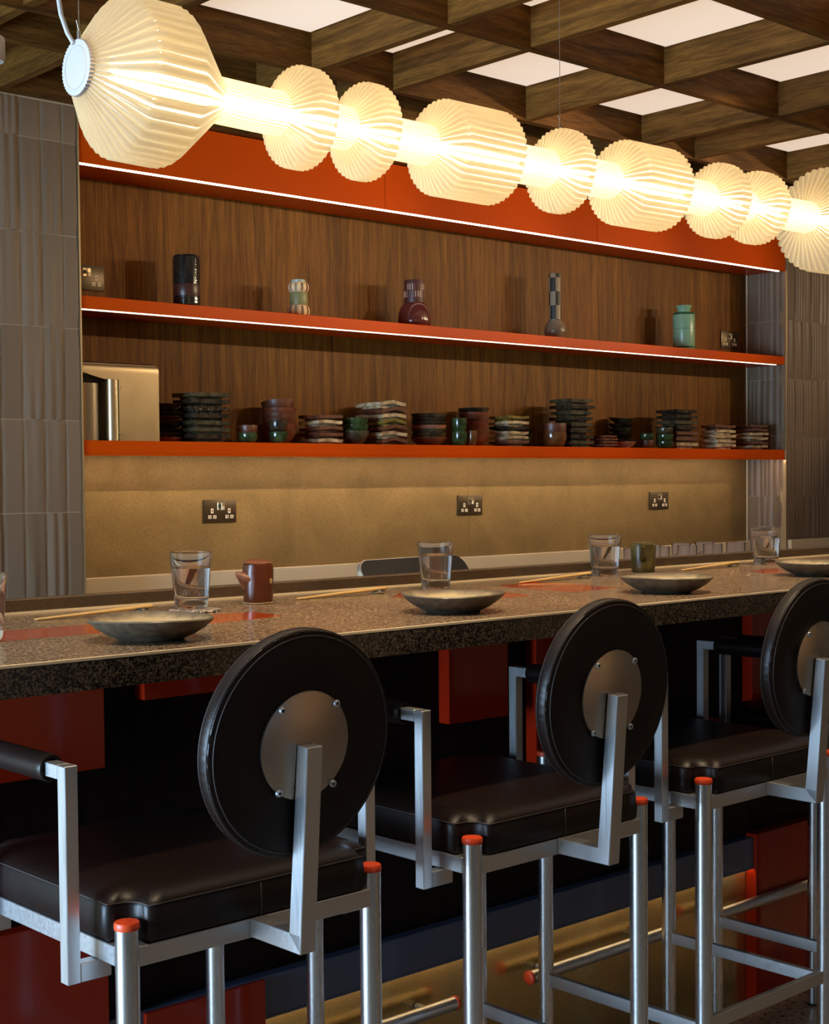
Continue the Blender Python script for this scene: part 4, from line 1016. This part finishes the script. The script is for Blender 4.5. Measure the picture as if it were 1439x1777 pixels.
POS = [((0.960, 1.563, 0), 'round-backed leather bar stool at lower left, nearest the camera'),
       ((1.578, 1.576, 0), 'middle round-backed leather bar stool, second from the left'),
       ((2.193, 1.599, 0), 'round-backed leather bar stool cut by the right edge, third from the left'),
       ((2.768, 1.600, 0), 'farthest bar stool, mostly hidden behind the third one')]
for k, (p, lab) in enumerate(POS):
    s = st0 if k == 0 else copy_tree(st0)
    s.location = p; s['label'] = lab; s['category'] = 'bar stool'; s['group'] = 'bar stools along the counter'

# ------------------------------------------------------------------ pendant lamp
PYL = 1.98
def zc(x):   # the long lamp sags a little between its wires
    t = (x-2.1)/1.0
    return 1.909+0.0045*t+0.0*t + (0.0185*t*t if t < 0 else 0.0028*t*t)+(-0.0000)
PX0, PX1 = 1.150, 3.56
pd = thing('pendant_lamp', 'long pendant lamp of pleated glowing shades hanging over the bar', 'lamp', (2.2, PYL, 1.909))
NR = 42
def pleat_mesh(name, prof, amp):
    sub = 8; n = NR*sub; bm = bmesh.new(); rings = []; ribs = []
    PHR = [(0.0, 0.0), (0.07, 0.32), (0.17, 0.64), (0.33, 0.92), (0.5, 1.0), (0.67, 0.92), (0.83, 0.64), (0.93, 0.32)]
    for x, r in prof:
        ring = []; A = amp*min(1.0, r/0.085)
        for i in range(n):
            ph, f = PHR[i % sub]; t = 2*PI*(i//sub+ph)/NR
            rr_ = r-A*(1-f)
            ring.append(bm.verts.new((x-pd.location.x, rr_*math.cos(t), zc(x)-pd.location.z+rr_*math.sin(t))))
            ribs.append(1.0 if f < 0.4 else (0.30 if f < 0.7 else 0.0))
        rings.append(ring)
    for a, b in zip(rings[:-1], rings[1:]):
        for i in range(n): bm.faces.new((a[i], a[(i+1) % n], b[(i+1) % n], b[i]))
    me = bpy.data.meshes.new(name); bm.to_mesh(me); bm.free(); me.materials.append(M['shade'])
    at = me.attributes.new('crease_glow', 'FLOAT', 'POINT'); at.data.foreach_set('value', ribs)
    for p in me.polygons: p.use_smooth = True
    me.set_sharp_from_angle(angle=math.radians(60))
    return me
NK = 0.0375
SH = [  # start, ring a, ring b, end, radius, start radius, end radius
    (1.158, 1.222, 1.308, 1.402, 0.1255, 0.040, NK),
    (1.536, 1.563, 1.600, 1.628, 0.0860, NK, NK),
    (1.684, 1.712, 1.744, 1.772, 0.0850, NK, NK),
    (1.876, 1.906, 2.056, 2.088, 0.0885, NK, NK),
    (2.206, 2.230, 2.262, 2.292, 0.0835, NK, NK),
    (2.398, 2.428, 2.572, 2.602, 0.0880, NK, NK),
    (2.728, 2.754, 2.788, 2.814, 0.0830, NK, NK),
    (2.876, 2.902, 2.940, 2.966, 0.0830, NK, NK),
    (3.130, 3.185, 3.270, 3.350, 0.1255, NK, 0.040)]
for k, (a, b, c, d, R, r0, r1) in enumerate(SH):
    e = 0.006
    prof = [(a, r0), (a+(b-a)*0.5, r0+(R-r0)*0.5), (b-e, R-(R-r0)*e/(b-a)), (b+e*0.4, R), ((b+c)/2, R), (c-e*0.4, R), (c+e, R-(R-r1)*e/(d-c)), (c+(d-c)*0.5, r1+(R-r1)*0.5), (d, r1)]
    o = bpy.data.objects.new('shade', pleat_mesh('shade', prof, 0.0062 if R < 0.1 else 0.0085)); COL.objects.link(o); o.parent = pd
    o['label'] = 'pleated translucent cream shade'
for (a, b) in zip(SH[:-1], SH[1:]):
    x0, x1 = a[3], b[0]
    o = bpy.data.objects.new('neck_tube', pleat_mesh('neck_tube', [(x0, NK), ((x0+x1)/2, NK), (x1, NK)], 0.0030)); COL.objects.link(o); o.parent = pd
def pdl(name, pts, rad, mat, seg=10): return tube(name, [(x-pd.location.x, y-PYL, z-pd.location.z) for x, y, z in pts], rad, mat, pd, seg)
n = 40
o = pdl('light_tube', [(1.222+(3.285-1.222)*i/n, PYL, zc(1.222+(3.285-1.222)*i/n)) for i in range(n+1)], 0.0100, 'led_core', 14); o['label'] = 'bright inner light tube'
# toothed white end caps
for x0, sgn in ((1.158, -1), (3.350, 1)):
    bm = bmesh.new(); pts = []
    nt_ = 44
    for i in range(nt_*2):
        a = 2*PI*i/(nt_*2); r = 0.0425 if i % 2 else 0.0405; pts.append((r*math.cos(a), zc(x0)-pd.location.z+r*math.sin(a)))
    lo, hi = sorted((x0-pd.location.x, x0-pd.location.x+sgn*0.007)); prism(bm, pts, lo, hi, 'x')
    ec = bm_obj('end_cap', bm, 'white_plastic', pd); ec['label'] = 'white toothed end cap'
    rg_ = link('cap_ridge', lathe_mesh('cap_ridge', [(0.0310, 0), (0.0318, 0.0012), (0.0326, 0)], 40), 'white_plastic', ec); rg_.rotation_euler = (0, sgn*PI/2, 0); rg_.location = (x0-pd.location.x+sgn*0.007, 0, zc(x0)-pd.location.z)
# wires and cord
for xw in (1.157, 2.245, 3.345):
    zt = zc(xw)+(0.043 if xw != 2.245 else 0.083)
    wv = pdl('suspension_wire', [(xw, PYL, zt), (xw, PYL, 2.66)], 0.0006, 'wire', 6)
    pdl('wire_gripper', [(xw, PYL, zt-0.004), (xw, PYL, zt+0.012)], 0.0030, 'wire', 10)
    pdl('wire_tail', [(xw, PYL, zt+0.012), (xw-0.004, PYL, zt+0.028)], 0.0006, 'wire', 5)
pdl('power_cord', [(1.150, PYL+0.004, zc(1.15)+0.036), (1.143, PYL+0.010, zc(1.15)+0.052), (1.136, PYL+0.016, zc(1.15)+0.080), (1.132, PYL+0.02, zc(1.15)+0.12), (1.130, PYL+0.02, zc(1.15)+0.20), (1.132, PYL+0.02, 2.63)], 0.0036, 'white_plastic', 10)

# ------------------------------------------------------------------ white ceiling fitting at the far left edge
cf = thing('ceiling_spotlight', 'white cylindrical ceiling fitting cut by the left edge', 'spotlight', (1.556, 3.05, 2.237))
lathe('body', [(0, 0), (0.030, 0), (0.0335, 0.006), (0.0335, 0.050), (0.030, 0.054), (0, 0.054)], 'white_plastic', cf, 32)
lathe('stem', [(0, 0.054), (0.006, 0.054), (0.006, 0.408), (0, 0.408)], 'white_plastic', cf, 12)

# more of the same white spotlights, on the ceiling above and beside the picture: they light the counter and the shelves
def spot(label, loc, aim, power, ang, blend=0.6, col=(1.0, 0.76, 0.46)):
    f_ = thing('ceiling_spotlight', label, 'spotlight', loc, 'white ceiling spotlights out of the picture')
    lathe('body', [(0, 0.0), (0.030, 0), (0.0335, 0.006), (0.0335, 0.060), (0, 0.062)], 'white_plastic', f_, 24)
    lathe('stem', [(0, 0.06), (0.006, 0.06), (0.006, 2.655-loc[2]), (0, 2.655-loc[2])], 'white_plastic', f_, 10)
    d = bpy.data.lights.new('spot_lamp', 'SPOT'); d.energy = power; d.color = col; d.spot_size = math.radians(ang); d.spot_blend = blend; d.shadow_soft_size = 0.03
    o = bpy.data.objects.new('spot_lamp', d); COL.objects.link(o); o.parent = f_; o.location = (0, 0, -0.012)
    o.rotation_euler = (Vector(aim)-Vector(loc)).to_track_quat('-Z', 'Y').to_euler()
NTH = ['first', 'second', 'third', 'fourth', 'fifth']
for k in range(5):
    spot('white ceiling spotlight above the counter, %s from the left, out of the picture' % NTH[k], (1.05+0.62*k, 1.45, 2.36), (1.25+0.62*k, 2.02, 1.07), 46, 62)
for k in range(5):
    x = 4.45+0.80*k
    spot('white ceiling spotlight aimed at the shelves, %s from the left, out of the picture' % NTH[k], (x, 2.45, 2.36), (x-1.55, 4.45, 2.12), 76, 56)
for k in range(3):  # added, unseen lamps warming the rear wall that the stool steel reflects
    spot('added white spotlight behind the camera, %s from the left, out of the picture' % NTH[k], (3.6+1.3*k, -2.2, 2.36), (3.6+1.3*k, -3.2, 0.8), 85, 80)
